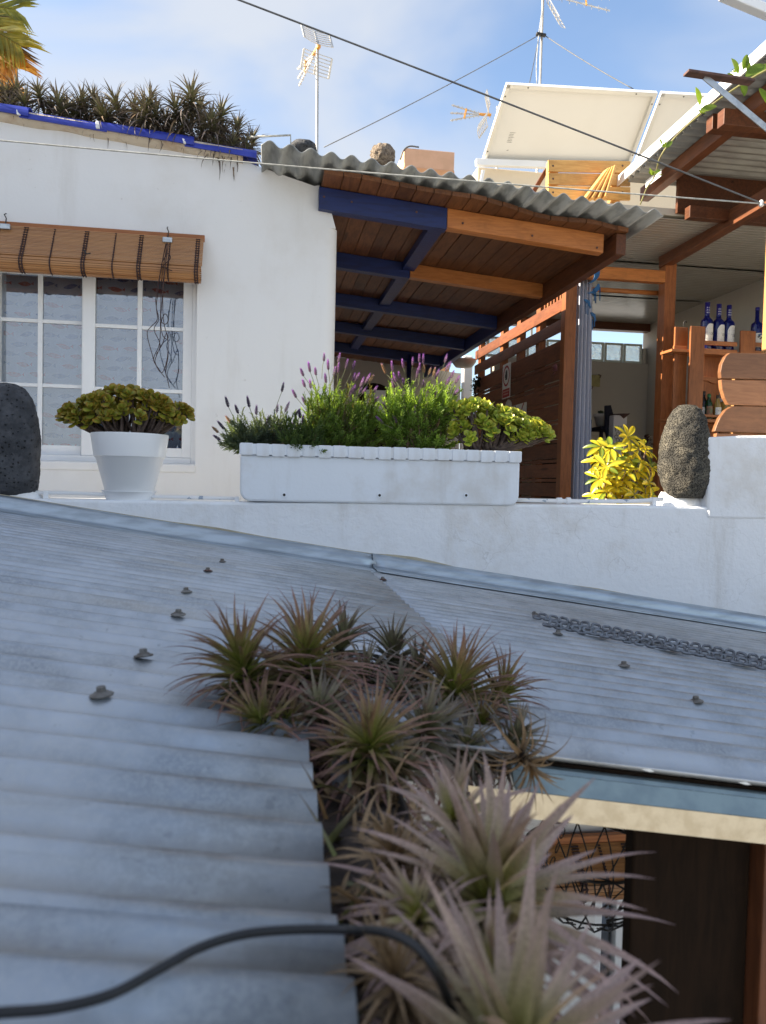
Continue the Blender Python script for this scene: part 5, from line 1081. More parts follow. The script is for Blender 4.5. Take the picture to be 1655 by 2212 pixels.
# =================================================================== ANTENNAS
M_ant = mat('antenna_aluminium', (.62, .60, .56), (.50, .48, .45), 10, .4, .6); M_antor = mat('antenna_orange', (.70, .32, .05), (.62, .28, .05), 10, .5)
def grid_reflector(par, c, ux, uy, w_, h, nb_, bow):
    nn = ux.cross(uy).normalized()
    for i in range(nb_):
        s = (i/(nb_-1)-.5)*h; pts = [c+ux*(w_*(q-.5))+uy*s+nn*(bow*(2*q-1)**2) for q in (0, .25, .5, .75, 1)]; MB().tube(pts, .005, 5).build('reflector_rod', M_ant, par)
    for q in (0, .5, 1): MB().bar(c+ux*(w_*(q-.5))-uy*h*.5+nn*(bow*(2*q-1)**2), c+ux*(w_*(q-.5))+uy*h*.5+nn*(bow*(2*q-1)**2), .02, .012, tuple(nn)).build('reflector_rail', M_ant, par)
def yagi(label, base, top_, hub, bdir, ux, uy, sc_, mast=True, boomn=3):
    t = thing('tv_antenna', base, label, 'antenna', 'television antennas'); bdir = bdir.normalized(); ux = ux.normalized(); uy = uy.normalized()
    if mast: MB().tube([base, top_], .017, 10).build('mast', M_ant, t, smooth=True)
    for s, tl in ((1, .35), (-1, -.35)):
        v = (uy*s+bdir*.45).normalized(); grid_reflector(t, hub+uy*s*.24*sc_+bdir*.06*sc_, ux, v*s, .55*sc_, .34*sc_, 7, .04*sc_)
    MB().bar(hub-bdir*.05, hub+bdir*.18*sc_, .06*sc_, .05*sc_).build('dipole_box', M_antor, t, bevel=.004)
    for k in range(boomn):
        d = (bdir+uy*(.22*(k-(boomn-1)/2))).normalized(); MB().bar(hub+bdir*.1*sc_, hub+d*.85*sc_, .014, .014).build('boom', M_ant, t)
        for i in range(7):
            p = hub+d*(.2+.1*i)*sc_
            for w2 in (uy, ux): MB().bar(p-w2*.035*sc_, p+w2*.035*sc_, .006, .006, tuple(bdir)).build('director', M_ant, t)
    MB().bar(hub+bdir*.5*sc_-uy*.11*sc_, hub+bdir*.5*sc_+uy*.11*sc_, .02, .03, tuple(ux)).build('boom_clamp', M_antor, t)
    return t
Ya = 9.0; base = onY(690, 335, Ya); base.z = pz(base.x); tp = onY(686, 88, Ya); hub = onY(686, 105, Ya)
yagi('tall thin mast with a square grid television antenna left of the centre', base, tp, hub, Vector((-.38, .9, -.22)), Vector((1, .3, -.08)), Vector((0, 0, 1)), .62)
Ym = 10.0; base2 = onY(1163, 205, Ym); tp2 = onY(1175, -60, Ym); hub2 = onY(1182, -8, Ym)
t2 = yagi('guyed mast with an antenna cut by the top edge above the solar panels', base2-Vector((0, 0, base2.z-1.0)), tp2, hub2, Vector((.8, -.25, -.08)), Vector((.45, .8, .25)), Vector((-.1, .1, 1)), 1.0)
MB().tube(curve([onY(1172, 20, Ym-.03), onY(1164, 75, Ym-.03), onY(1159, 140, Ym-.03), onY(1160, 182, Ym-.03)], 4), .006, 6).build('coax_cable', M_line, t2, smooth=True)
p = onY(1168, 74, Ym-.02); MB().bar(p-Vector((.06, 0, 0)), p+Vector((.07, 0, -.01)), .05, .03).build('guy_clamp', M_black, t2, bevel=.004)
hub3 = onY(1052, 248, 8.8); yagi('orange boxed antenna pointing left beside the solar panels', onY(1080, 300, 8.9)-Vector((0, 0, 1.8)), onY(1075, 230, 8.9), hub3, Vector((-1, .2, .05)), Vector((.3, 1, -.1)), Vector((.22, 0, 1)), .5)
# wires
def cable(name, pts, r, m, label, cat): MB().tube(pts, r, 6).build(name, m, smooth=True, label=label, cat=cat)
def sag(a, b, s, n=16): return [a.lerp(b, i/n)-Vector((0, 0, s*4*(i/n)*(1-i/n))) for i in range(n+1)]
A1 = onY(1648, 440, 3.4)
S0 = onY(330, -56, 3.6); cable('steel_cable', sag(A1+(S0-A1)*2.2, A1, -.03), .0042, M_wire, 'dark cable slanting from the top of the sky down to the right edge', 'cable')
cable('clothes_line', sag(A1+(onY(-60, 284, 3.95)-A1)*1.9, A1, .03), .0035, M_line, 'pale clothes line crossing the house front almost level', 'line')
cable('steel_cable', [A1, Vector((XRW, A1.y+1.2, A1.z+.15))], .0042, M_wire, 'short cable running on from the white knot out of the picture', 'cable')
ins = MB(); ins.lathe(A1-Vector((.008, 0, .014)), [(.008, 0), (.011, .006), (.008, .014), (.011, .022), (.006, .03)], 12); ins.build('line_insulator', M_wht, smooth=True, label='small white knot joining the two lines at the right edge', cat='fitting')
G1 = onY(1164, 76, Ym)
cable('guy_wire', sag(G1, onY(700, 318, 9.3), .03), .0055, M_wire, 'thin guy wire running from the mast down to the left', 'wire')
cable('guy_wire', sag(onY(1176, 76, Ym), onY(1368, 192, 9.0), .02), .006, M_wire, 'thin guy wire running from the mast down to the right', 'wire')
cable('guy_wire', sag(onY(1163, 88, Ym), onY(1142, 190, 10.6), .0), .005, M_wire, 'short steep guy wire just left of the mast', 'wire')

# =================================================================== VINE on the high roof
random.seed(83)
YV = 3.45; stem = [(1383,442),(1398,405),(1412,385),(1420,362),(1424,345),(1440,318),(1470,285),(1500,258),(1540,225),(1590,190),(1640,160),(1700,130)]
vi = thing('climbing_vine', onY(1383, 442, YV+.5), 'green twining vine with paired leaves along the high roof edge', 'vine')
sp_ = curve([onY(u, v, YV+.5*(1-i/11)) for i, (u, v) in enumerate(stem)], 5); MB().tube(sp_, [.0035+.002*(i/len(sp_)) for i in range(len(sp_))], 6, col=None).build('stem', mat('vine_stem', (.25, .24, .08), (.18, .15, .06), 40, .6), vi, smooth=True)
def oval(L_, w_, c, name):
    mb = MB(); vs = []; cs = []; n = 7
    for i in range(n+1):
        t = i/n; ww = w_*math.sin(math.pi*min(.985, t*.97+.015))**.7
        for s in (-1, 0, 1): vs.append((t*L_, s*ww/2, -.12*L_*t*t+abs(s)*.12*ww)); cs.append(lerp(c, (.2, .24, .05), .3*abs(s)))
    mb.add(vs, [(i*3+k, i*3+3+k, i*3+4+k, i*3+1+k) for i in range(n) for k in range(2)], cs); return mb.data(name, True, m=L_vine)
VL = [oval(1, .55, (.12, .20, .035), 'leaf'), oval(1, .45, (.17, .25, .04), 'leaf')]
for u, v, s, dx, dy in ((1512,228,.085,-.3,.7),(1512,240,.085,.9,.35),(1438,318,.04,.5,.5),(1430,312,.03,-.4,.5),(1408,378,.035,-.3,.5),(1415,372,.03,.6,.2),(1610,165,.11,.8,.5),(1600,170,.09,.2,-1),(1595,160,.08,-.5,.7),(1605,150,.07,.2,1),(1630,150,.11,.9,.1),(1616,158,.06,-.2,1),(1640,190,.09,.4,-.8),(1588,168,.05,-.8,.2)):
    c = onY(u, v, YV+.1); X = Vector((dx, -.25, dy)).normalized(); Zv = Vector((.1, -1, .4)); Zv = (Zv-X*Zv.dot(X)).normalized(); Yv = Zv.cross(X); o = place('leaf', random.choice(VL), c, vi, rot=Matrix(((X.x, Yv.x, Zv.x), (X.y, Yv.y, Zv.y), (X.z, Yv.z, Zv.z)))); o.scale = (s, s, s)
for u, v in ((1436,320),(1406,380),(1515,246),(1418,378),(1590,158)):
    c = onY(u, v, YV+.12)
    for k in range(9): d = Vector((U(-1, 1), U(-1, .2), U(-.2, 1))).normalized(); o = place('bud', VL[1], c+d*.006, vi, rot=d.to_track_quat('X', 'Z').to_matrix()); o.scale = (.022, .02, .022)

# =================================================================== PALM beyond the house on the left
random.seed(90)
pb_ = onY(-190, 140, 7.5); pb_.z = GZ; crown = onY(-130, 70, 7.5)
pm = thing('fan_palm', pb_, 'backlit palm with yellow green fronds entering at the upper left', 'palm')
MB().tube([pb_, pb_.lerp(crown, .5)+Vector((.05, 0, 0)), crown], [.16, .13, .11], 12).build('trunk', M_bark, pm, smooth=True)
def frond(tipu, tipv, c1, c2, n=26, spread=.42):
    e = onY(tipu, tipv, 7.3+U(-.2, .2)); s = crown; mb = MB(); mid = s.lerp(e, .5)+Vector((0, 0, .12)); sp = curve([s, mid, e], 9); mb.tube(sp, [.014-.011*i/(len(sp)-1) for i in range(len(sp))], 5, col=lerp(c1, (.2, .16, .04), .5))
    for i in range(3, len(sp)-1):
        d = (sp[i+1]-sp[i]).normalized(); sd = d.cross(Vector((0, -1, .2))).normalized()
        for sg in (-1, 1):
            for h_ in (0, .5):
                p = sp[i].lerp(sp[i+1], h_); L_ = spread*(.35+.65*math.sin(math.pi*min(1, i/len(sp)*.85+.1)))*U(.85, 1.1); v = (d*.85+sd*sg*.62+Vector((0, U(-.25, .25), -.12))).normalized(); q = v.cross(Vector((0, 1, 0))).normalized()*.014; c = lerp(c1, c2, U(0, 1)); t_ = p+v*L_-Vector((0, 0, L_*.18)); m_ = p+v*L_*.5
                mb.add([p-q*.4, p+q*.4, m_+q, t_, m_-q], [(0, 1, 2, 4), (4, 2, 3)], [c, c, c, lerp(c, c2, .5), c])
    mb.build('frond', L_palm, pm)
for tu, tv, c1, c2 in ((48,100,(.22,.23,.03),(.30,.26,.03)),(35,20,(.14,.17,.04),(.18,.2,.05)),(40,150,(.42,.22,.03),(.34,.15,.03)),(30,118,(.10,.06,.05),(.14,.10,.05)),(10,190,(.40,.24,.04),(.30,.16,.03)),(-60,-70,(.14,.18,.04),(.2,.22,.05)),(-200,-60,(.14,.18,.04),(.2,.22,.05)),(-260,60,(.14,.18,.04),(.2,.22,.05)),(-240,160,(.3,.2,.04),(.3,.16,.03))): frond(tu, tv, c1, c2)

# =================================================================== BAR: shelf, bottles, chair, things in the room
random.seed(95)
YSH = 5.5
def sX(u, v=800, Y=YSH): return onY(u, v, Y).x
def sZ(v, u=1550, Y=YSH): return onY(u, v, Y).z
sh = thing('pallet_shelf', (sX(1550), YSH, FZ), 'brown shelf made from pallet wood holding blue bottles', 'shelf')
def brd(nm, u0, u1, v0, v1, y0, dep, m, ref=None):
    x0, x1 = onY(u0, (v0+v1)/2, y0).x, onY(u1, (v0+v1)/2, y0).x; um = (u0+u1)/2 if ref is None else ref; z1, z0 = onY(um, v0, y0).z, onY(um, v1, y0).z; return MB().box((x0, y0, z0), (x1, y0+dep, z1)).build(nm, m, sh, bevel=.003)
brd('front_upright', 1486, 1517, 704, 1095, YSH, .022, W_postZ); brd('front_upright', 1594, 1626, 714, 1095, YSH, .022, W_postZ)
brd('side_board', 1452, 1480, 706, 1095, YSH+.10, .02, W_postZ); brd('back_board', 1515, 1551, 764, 1095, YSH+.20, .02, W_postZ); brd('back_board', 1556, 1592, 764, 1095, YSH+.20, .02, W_postZ); brd('back_board', 1598, 1640, 766, 1095, YSH+.20, .02, W_postZ); brd('back_board', 1645, 1700, 766, 1095, YSH+.20, .02, W_postZ)
brd('guard_rail', 1518, 1593, 737, 746, YSH+.002, .018, W_slatX); brd('guard_rail', 1627, 1700, 741, 750, YSH+.002, .018, W_slatX); brd('shelf_edge', 1518, 1593, 754, 766, YSH+.002, .018, W_slatX); brd('shelf_edge', 1627, 1700, 759, 771, YSH+.002, .018, W_slatX); brd('shelf_edge', 1456, 1485, 747, 757, YSH+.05, .018, W_slatX)
zs1 = sZ(757); MB().box((sX(1453), YSH+.021, zs1-.02), (sX(1700), YSH+.199, zs1)).build('shelf_board', W_slatX, sh, bevel=.002)
zs2 = sZ(906); MB().box((sX(1453), YSH+.021, zs2-.02), (sX(1700), YSH+.199, zs2)).build('shelf_board', W_slatX, sh, bevel=.002)
brd('guard_rail', 1515, 1600, 896, 902, YSH+.002, .016, W_slatX); brd('shelf_edge', 1515, 1600, 906, 913, YSH+.002, .016, W_slatX)
q = [onY(u, v, YSH+.18) for u, v in ((1515, 812), (1549, 816), (1549, 829), (1540, 828), (1528, 822), (1515, 821))]; mb = MB(); mb.prism(q, (0, .018, 0)); mb.build('bottle_bracket', W_slatX, sh, bevel=.002)
def bottle(name, u, v0, v1, Y, g, cap, label, kind, lab=None):
    c = onY(u, v1, Y); k = Y*1.05/FPX; Hb = (v1-v0)*k; r = Hb*.118; c.z = zs1 if v1 < 800 else zs2
    t = thing(name, c, label, 'bottle', 'bottles on the pallet shelf')
    pr = {'wine': [(0, 0), (r*.92, 0), (r, .01), (r, Hb*.60), (r*.9, Hb*.645), (r*.45, Hb*.70), (r*.38, Hb*.74), (r*.36, Hb*.96), (r*.42, Hb*.965), (r*.42, Hb*.995), (0, Hb)],
          'gin': [(0, 0), (r*.92, 0), (r, .012), (r, Hb*.62), (r*.92, Hb*.655), (r*.5, Hb*.69), (r*.36, Hb*.72), (r*.34, Hb*.99), (0, Hb)],
          'oil': [(0, 0), (r*1.15, 0), (r*1.2, .01), (r*1.2, Hb*.60), (r*.6, Hb*.78), (r*.5, Hb*.84), (r*.5, Hb*.99), (0, Hb)]}[kind]
    mb = MB(); mb.lathe(c, pr, 24, caps=False); mb.build('body', g, t, smooth=True)
    h0, rr = {'wine': (.76, .40), 'gin': (.93, .37), 'oil': (.86, .56)}[kind]
    mb = MB(); mb.lathe(c+Vector((0, 0, Hb*h0)), [(r*rr, 0), (r*rr*1.04, .002), (r*rr*1.06, Hb*(1.003-h0)-.002), (0, Hb*(1.004-h0))], 18, caps=False); cp = mb.build('capsule', cap, t, smooth=True)
    if lab:
        mb = MB(); z0, z1, a0, a1, m = lab; vs = []; n = 14; rl = pr[3][0]+.0012
        for i in range(n+1):
            s = i/n; a = R(-90)+R(a0+(a1-a0)*s); cut = (max(0, 1-s/.35)**2*.24 if kind == 'wine' else 0); vs += [c+Vector((math.cos(a)*rl, math.sin(a)*rl, Hb*(z0+cut*.6*(z1-z0)))), c+Vector((math.cos(a)*rl, math.sin(a)*rl, Hb*(z1-cut*(z1-z0))))]
        mb.add(vs, [(2*i, 2*i+2, 2*i+3, 2*i+1) for i in range(n)]); lb = mb.build('paper_label', m, t, smooth=True)
        return t, c, Hb, rl+.0008, lb, cp, r
    return t, c, Hb, r, None, cp, r
M_gp = mat('grey_print', (.35, .34, .33), None, 10, .7); M_sil = mat('silver_print', (.62, .62, .60), None, 10, .35, .4)
def curved_text(par, txt, c, r, z, a0, h_, m, st=.0):
    """block letters wrapped round a bottle, each stroke a thin bar"""
    F = {'L': [((0,1),(0,0)),((0,0),(.6,0))], 'U': [((0,1),(0,0)),((0,0),(.6,0)),((.6,0),(.6,1))], 'W': [((0,1),(0,0)),((0,0),(.6,0)),((.3,0),(.3,.6)),((.6,0),(.6,1))], 'A': [((0,0),(0,1)),((0,1),(.6,1)),((.6,1),(.6,0)),((0,.5),(.6,.5))], 'N': [((0,0),(0,1)),((0,1),(.6,0)),((.6,0),(.6,1))], 'I': [((.3,0),(.3,1))], 'Y': [((0,1),(.3,.5)),((.6,1),(.3,.5)),((.3,.5),(.3,0))], 'O': [((0,0),(0,1)),((0,1),(.6,1)),((.6,1),(.6,0)),((.6,0),(0,0))], '-': [((0,.5),(.6,.5))]}
    mb = MB(); x = 0
    for chr_ in txt:
        for p, q in F[chr_]:
            P = [c+Vector((math.cos(a)*r, math.sin(a)*r, z+h_*yy)) for a, yy in ((R(-90)+a0+(x+p[0])*h_/r, p[1]), (R(-90)+a0+(x+q[0])*h_/r, q[1]))]; mb.tube(P, h_*.09, 4)
        x += .85
    return mb.build('lettering', m, par)
for i, (u, v0, v1) in enumerate(((1525, 643, 752), (1550, 646, 753), (1572, 648, 754))):
    nm = ('left', 'middle', 'right')[i]
    t, c, Hb, rl, lb, cp, r = bottle('wine_bottle', u, v0, v1, YSH+.10, G_blue, G_cap, '%s of the three cobalt blue bottles with round cornered white labels' % nm, 'wine', (.15, .56, -38, 72, M_wht))
    curved_text(lb, 'UAUA', c, rl, Hb*.33, R(12), Hb*.05, M_gp); curved_text(lb, '----', c, rl, Hb*.29, R(20), Hb*.022, M_sil)
    for k in range(16):
        a = R(-90)+R(-26+24*(k % 4)+U(-2, 2)); z = Hb*(.19+.075*(k//4)+(.04 if k//4 >= 2 else 0)+.012*U(-1, 1)); p = c+Vector((math.cos(a)*rl, math.sin(a)*rl, z)); mb = MB(); mb.lathe(p, [(.0045, 0), (.0045, .0006), (.0022, .0006)], 8, axis=(math.cos(a), math.sin(a), 0), caps=False); mb.build('printed_dot', M_sil, lb)
    for k in range(8):
        a = R(-90)+R(-30+40*(k % 3)); z = Hb*(.79+.05*(k//3)); rr = r*.425; p = c+Vector((math.cos(a)*rr, math.sin(a)*rr, z)); mb = MB(); mb.lathe(p, [(.0042, 0), (.0042, .0008), (.002, .0008)], 8, axis=(math.cos(a), math.sin(a), 0), caps=False); mb.build('printed_dot', M_wht, cp)
t, c, Hb, rl, lb, cp, r = bottle('liquor_bottle', 1633, 652, 757, YSH+.10, G_blue, G_cap, 'long necked blue bottle with a tall pale label right of the trio', 'gin', (.14, .44, -45, 60, M_wht))
for a0, z, l, m in ((0, .40, .03, M_chime), (-10, .36, .02, M_blk), (10, .33, .02, M_blk), (-15, .19, .05, M_blk), (30, .21, .03, M_blk)):
    a = R(-90+a0); p = c+Vector((math.cos(a)*rl, math.sin(a)*rl, Hb*z)); mb = MB(); mb.bar(p-Vector((l/2, 0, .004)), p+Vector((l/2, 0, .008)), .002, .012); mb.build('print_motif', m, lb)
bottle('liquor_bottle', 1656, 668, 757, YSH+.12, G_dark, G_cap, 'dark purple bottle at the right edge of the shelf', 'wine', (.14, .40, -60, 40, M_wht))
_, c, Hb, rl, lb, cp, r = bottle('oil_bottle', 1530, 848, 906, YSH+.08, G_green, mat('green_cap', (.03, .16, .06), None, 10, .4), 'small dark green oil bottle with a green cap on the lower shelf', 'oil', (.12, .52, -60, 60, mat('green_label', (.10, .13, .07), (.3, .1, .06), 40, .6)))
_, c, Hb, rl, lb, cp, r = bottle('oil_bottle', 1549, 850, 906, YSH+.07, G_clear, mat('dark_cap', (.06, .045, .03), None, 10, .4), 'clear amber bottle with a white label beside the green oil bottle', 'oil', (.10, .50, -60, 60, M_wht))
curved_text(lb, 'Y', c, rl, Hb*.42, R(-4), Hb*.05, M_gp); curved_text(lb, 'OLIVA'.replace('V', 'U'), c, rl, Hb*.36, R(-22), Hb*.035, M_gp)
bottle('sauce_bottle', 1518, 842, 906, YSH+.12, G_dark, M_blk, 'dark sauce bottle half hidden by the shelf upright', 'oil', (.1, .45, -60, 60, M_wht))
mb = MB(); c = onY(1569, 905, YSH+.10); c.z = zs2; mb.lathe(c, [(0, 0), (.05, 0), (.055, .02), (.055, .13), (.045, .15), (0, .15)], 20, caps=False); t = thing('plastic_jar', c, 'squat jar with a white lid at the right of the lower shelf', 'jar'); mb.build('body', G_clear, t, smooth=True)
mb = MB(); mb.lathe(c+Vector((0, 0, .15)), [(.05, 0), (.05, .03), (.02, .04), (.018, .09), (0, .095)], 20, caps=False); mb.build('lid', M_white, t, smooth=True)
MB().tube(curve([onY(u, v, YSH+.02) for u, v in ((1478, 706), (1477, 698), (1481, 694), (1484, 697))], 4), .004, 6).build('cup_hook', M_black, label='small dark cup hook on top of the pallet shelf', cat='hook', smooth=True)
# chair back
YCH = 3.84
chn = thing('garden_chair', (onY(1640, 900, YCH).x, YCH, FZ), 'teak garden chair back of wide curved boards behind the raised wall', 'chair')
def arcpts(l): return [onY(u, v, YCH) for u, v in l]
SH = [[(1577,762),(1568,770),(1560,786),(1557,803),(1558,817),(1760,822),(1760,764)], [(1558,820),(1560,840),(1566,860),(1574,874),(1760,880),(1760,824)], [(1582,877),(1568,886),(1556,902),(1548,920),(1544,932),(1760,940),(1760,881)], [(1548,936),(1546,960),(1550,985),(1760,990),(1760,942)]]
for i, l in enumerate(SH):
    P = arcpts(l); mb = MB(); mb.prism(P, (0, .032, 0)); mb.build('back_slat', W_chair, chn, bevel=.003)
for u in (1600, 1690):
    a = onY(u, 770, YCH+.033); MB().box((a.x-.03, YCH+.033, FZ), (a.x+.03, YCH+.06, a.z)).build('back_leg', W_end, chn, bevel=.003)
MB().box((onY(1560, 900, YCH).x, YCH+.06, -.02), (onY(1760, 900, YCH).x, YCH+.45, .02)).build('seat', W_chair, chn, bevel=.004)
p = onY(1666, 700, 4.6); MB().box((p.x, 4.6, FZ), (p.x+.09, 4.69, onY(1666, 480, 4.6).z)).build('timber_post', W_end, label='sunlit timber post cut by the right edge above the chair', cat='post', bevel=.004)

# wind chime of dolphins
YH = 5.3
def flat(l, Y, dep, m, name, par, bv=.002): mb = MB(); mb.prism([onY(u, v, Y) for u, v in l], (0, dep, 0)); return mb.build(name, m, par, bevel=bv)
wc = thing('wind_chime', onY(1278, 600, YH), 'blue crescent wind chime with hanging dolphins by the curtain', 'wind chime')
cc, ro, ri = (1268, 590), 29, 21; out = []
for k in range(15): a = R(-70+ (150)*k/14); out.append((1266+ro*math.cos(a)*1.05, 588+ro*math.sin(a)*.85))
inn = []
for k in range(15): a = R(80-150*k/14); f_ = .62+.38*abs(k-7)/7; inn.append((1266+ro*f_*math.cos(a)*1.0, 588+ro*f_*math.sin(a)*.82))
flat(out+inn, YH, .012, M_chime, 'crescent', wc)
DOL = [(0,0),(4,-4),(9,-6),(13,-6),(14,-10),(17,-6),(23,-3),(28,2),(33,1),(31,5),(33,9),(27,6),(20,3),(14,2),(12,6),(9,3),(4,3)]
def dolphin(u, v, s, rot): c, n = math.cos(rot), math.sin(rot); return flat([(u+s*(x*c-y*n), v+s*(x*n+y*c)) for x, y in DOL], YH, .010, M_chime, 'dolphin', wc)
dolphin(1294, 612, .8, 1.9); dolphin(1289, 620, .7, 2.3); dolphin(1262, 646, .75, .75); dolphin(1276, 674, .7, .9)
for u, v0, v1 in ((1284,622,650),(1287,628,655),(1296,620,650),(1270,655,680),(1266,652,678),(1280,690,712),(1284,690,706)): mb = MB(); mb.tube([onY(u, v0, YH), onY(u, v1, YH)], .0045, 8); mb.build('chime_tube', M_chime, wc)
for u, v0, v1 in ((1268,600,650),(1290,592,615),(1280,606,676)): mb = MB(); mb.tube([onY(u, v0, YH+.004), onY(u, v1, YH+.004)], .0008, 4); mb.build('thread', M_black, wc)
MB().tube([onY(1266, 563, YH), onY(1262, 535, YH)], .001, 4).build('thread', M_black, wc)

# things at the back of the room
YR = YBK-.02
a, b = onY(1262, 809, YR), onY(1300, 836, YR); pq = thing('wall_plaque', (a.x, YR, b.z), 'olive coloured plaque hanging on the back wall of the bar', 'plaque'); MB().box((a.x, YR-.02, b.z), (b.x-.03, YR, a.z)).build('board', M_olive, pq, bevel=.006)
for u, v in ((1296, 813), (1278, 837)): p = onY(u, v, YR-.03); mb = MB(); mb.tube([p+Vector((-.02, 0, .02)), p+Vector((.01, -.01, .01)), p+Vector((.0, 0, -.02))], .006, 6); mb.build('hook', M_rust, pq)
YI = 7.6
c = onY(1297, 921, YI); k = YI*1.06/FPX; t = thing('clay_pot', c, 'pale clay pot with a small succulent on the dark stool', 'flowerpot'); r = 15*k
mb = MB(); mb.lathe(c, [(0, 0), (r*.62, 0), (r*.85, 24*k*.75), (r*.98, 24*k*.77), (r, 26*k), (r*.9, 26*k), (0, 24*k)], 24, caps=False); mb.build('pot_body', M_pot, t, smooth=True)
sj = MB()
for i in range(9): q = i*2.4; d = Vector((math.cos(q), math.sin(q), .5+.1*i)); jade_leaf(sj, c+Vector((0, 0, 25*k)), d, Vector((0, 0, 1)), .05, .025, (.05, .08, .04), (.06, .07, .05))
sj.build('succulent_leaves', L_jade, t)
a, b = onY(1285, 922, YI), onY(1322, 928, YI); t = thing('dark_stool', (a.x, YI, FZ), 'dark wooden stool with a leaning back board in the bar', 'stool'); MB().box((a.x, YI-.15, b.z-.02), (b.x, YI+.15, a.z-.003)).build('seat', M_navy, t, bevel=.005)
flat([(1308,876),(1320,875),(1332,920),(1342,985),(1322,985),(1308,930)], YI-.2, .03, M_navy, 'back_board', t)
for x in (a.x+.02, b.x-.04): MB().box((x, YI-.1, FZ), (x+.03, YI-.07, b.z-.021)).build('leg', M_navy, t)
a, b = onY(1326, 896, 7.3), onY(1352, 985, 7.3); t = thing('metal_lantern', (a.x, 7.3, b.z), 'white metal lantern with a flower cut-out beside the dark stool', 'lantern'); MB().box((a.x, 7.3, b.z), (b.x, 7.42, a.z)).build('body', M_alu, t, bevel=.006)
mb = MB(); mb.prism([onY(u, v, 7.29) for u, v in ((1324,894),(1346,893),(1362,893),(1348,904),(1340,896))], (0, .1, 0)); mb.build('lid', M_rust, t)
fc = onY(1338, 944, 7.296)
for kx in range(6): q = kx*1.047; mb = MB(); p = fc+Vector((math.cos(q)*.035, 0, math.sin(q)*.035)); mb.lathe(p, [(.019, 0), (.019, .002), (.015, .002)], 12, axis=(0, -1, 0), caps=False); mb.build('petal_outline', M_blk, t)
for u in (1330, 1336, 1342, 1348): mb = MB(); mb.tube([onY(u, 920, 7.297), onY(u, 932, 7.297)], .003, 4); mb.build('outline', M_blk, t)
a, b = onY(1262, 950, 7.2), onY(1320, 1010, 7.2); MB().box((a.x-.2, 7.2, FZ), (b.x, 7.9, a.z)).build('dark_armchair', M_sofa, label='black cushioned armchair in the shadow behind the curtain', cat='armchair', bevel=.05)
a, b = onY(1262, 905, 7.5), onY(1282, 948, 7.5); MB().box((a.x, 7.5, b.z), (b.x-.02, 7.6, a.z)).build('blue_tin', mat('teal_tin', (.02, .10, .16), None, 10, .4), label='small teal blue tin behind the clay pot', cat='tin', bevel=.005)
random.seed(101); c = onY(1388, 962, 7.0); t = thing('red_plant', c, 'small dark red leaved plant right of the lantern', 'plant'); mb = MB()
for i in range(60): d = Vector((U(-1, 1), U(-1, 1), U(-.2, 1))).normalized(); jade_leaf(mb, c+d*U(.02, .09), d, Vector((0, 0, 1)), .04, .022, (.10, .02, .018), (.05, .03, .02))
mb.build('foliage', L_jade, t); MB().tube([c-Vector((0, 0, .1)), c], .01, 6).build('stem', M_stem, t)
a, b = onY(1384, 985, 6.8), onY(1420, 1068, 6.8); MB().box((a.x-.4, 6.7, FZ), (b.x, 6.9, a.z-.18)).build('low_wall', M_room, label='low cream wall inside the bar behind the shrub', cat='wall', bevel=.01)
p = onY(1268, 744, 8.2); t = thing('hanging_ornament', p, 'dark curly iron ornament hanging before the glass blocks', 'ornament')
for k in range(3): mb = MB(); mb.tube(curve([p+Vector((.03*math.sin(q*2+k), 0, .10-.09*q)) for q in range(5)], 4), .008, 6); mb.build('scroll', M_black, t)

# signs on the slatted screen
XS_ = FX-.022
def onF(u, v): return onX(u, v, XS_)
def fl(l, m, name, par, off=0., th=.002): mb = MB(); mb.prism([onF(u, v)-Vector((off, 0, 0)) for u, v in l], (th, 0, 0)); return mb.build(name, m, par)
sg = thing('warning_sign', onF(1092, 862), 'white sign with a red ring round a dark hand on the slatted screen', 'sign')
P = [onF(u, v) for u, v in ((1085,789),(1103,782),(1102,857),(1086,863))]
y0, y1 = (P[0].y+P[3].y)/2, (P[1].y+P[2].y)/2; z1 = (P[0].z+P[1].z)/2; z0 = (P[2].z+P[3].z)/2; wy = abs(y1-y0); ym = (y0+y1)/2; hh = z1-z0
MB().box((XS_, min(y0, y1), z0), (XS_+.004, max(y0, y1), z1)).build('board', M_wht, sg, bevel=.001)
mb = MB(); c_ = Vector((XS_-.001, ym, z1-hh*.36)); R1 = hh*.30; n = 36; sy = min(1, wy*.46/R1); vs = []
for k in range(n): q = 2*math.pi*k/n; vs += [c_+Vector((0, math.cos(q)*R1*sy, math.sin(q)*R1)), c_+Vector((0, math.cos(q)*R1*.80*sy, math.sin(q)*R1*.80))]
mb.add(vs, [(2*k, 2*((k+1) % n), 2*((k+1) % n)+1, 2*k+1) for k in range(n)]); mb.build('red_ring', M_red, sg)
mb = MB()
for y_, z_a, z_b, w_ in ((0, -.11, .06, .16), (-.055, .05, .14, .035), (-.018, .05, .17, .035), (.02, .05, .165, .035), (.055, .05, .13, .035), (.1, -.04, .05, .04)): mb.box((XS_-.0022, ym+(y_-w_/2)*hh*sy, c_.z+z_a*hh), (XS_-.0008, ym+(y_+w_/2)*hh*sy, c_.z+z_b*hh))
mb.build('hand_symbol', M_blk, sg)
rp_ = MB().box((XS_-.0012, ym-wy*.44, z0+hh*.03), (XS_-.0002, ym+wy*.44, z0+hh*.27)).build('red_panel', M_red, sg)
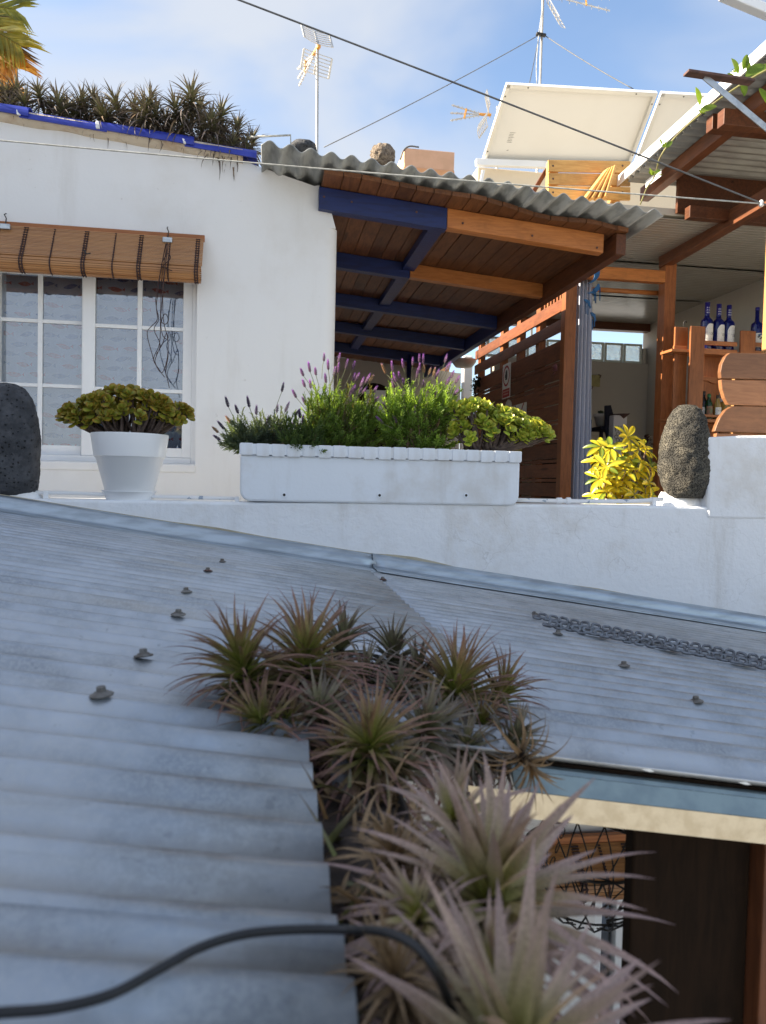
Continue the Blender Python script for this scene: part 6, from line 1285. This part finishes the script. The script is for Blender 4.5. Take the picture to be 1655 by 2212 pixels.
for k, l in ((.2, .7), (.12, .6)): MB().box((XS_-.0022, ym-wy*.5*l, z0+hh*(k-.02)), (XS_-.0014, ym+wy*.5*l, z0+hh*(k+.02))).build('print_line', mat('pale_red_print', (.6, .3, .26), None, 10, .7), rp_)
p0, p1 = onF(1108, 895), onF(1137, 868); s2 = thing('clock_sign', onF(1120, 890), 'square white board with two dark hands lower on the slatted screen', 'sign')
MB().box((XS_, min(p0.y, p1.y), p0.z-.12), (XS_+.006, max(p0.y, p1.y), p1.z+.0)).build('board', M_wht, s2, bevel=.004)
ym2 = (p0.y+p1.y)/2; zz = p0.z-.01
for dy, m in ((-.13, M_red), (.13, M_blk)): mb = MB(); mb.bar((XS_-.002, ym2, zz-.03), (XS_-.002, ym2+dy, zz+.09), .003, .012, (0, 1, 0)); mb.build('hand', m, s2)
p = onF(1097, 880); mb = MB(); mb.lathe(p+Vector((.01, 0, -.04)), [(.12, 0), (.12, .006)], 24, axis=(-1, 0, 0)); mb.build('round_dish', M_pot, label='round pale dish hanging below the warning sign', cat='dish')
p0, p1 = onF(1105, 985), onF(1128, 950); MB().box((XS_, min(p0.y, p1.y), p0.z), (XS_+.004, max(p0.y, p1.y), p1.z)).build('yellow_notice', mat('yellow_notice', (.42, .32, .05), (.3, .22, .05), 30, .6), label='yellow notice low on the screen behind the jade plant', cat='notice')
random.seed(111); p = onF(1036, 850); t = thing('hanging_bunch', p, 'dark bunch of dried leaves hanging at the far end of the screen', 'ornament'); mb = MB()
for i in range(140): d = Vector((U(-1, -.2), U(-1, 1), U(-1, 1))); q = p+Vector((d.x*.07, d.y*.08, d.z*.16)); jade_leaf(mb, q, d, Vector((0, 0, 1)), .04, .02, (.012, .013, .012), (.02, .02, .018))
mb.build('foliage', L_jade, t)
p = onF(1216, 800)-Vector((.05, 0, 0)); t = thing('pink_flower', p, 'small pink artificial flower tied to the screen post', 'flower'); mb = MB()
for i in range(14): d = Vector((-0.5, U(-1, 1), U(-.8, 1))).normalized(); jade_leaf(mb, p+d*.01, d, Vector((0, 0, 1)), .045, .02, (.30, .12, .16), (.22, .10, .12))
mb.build('petals', L_jade, t)
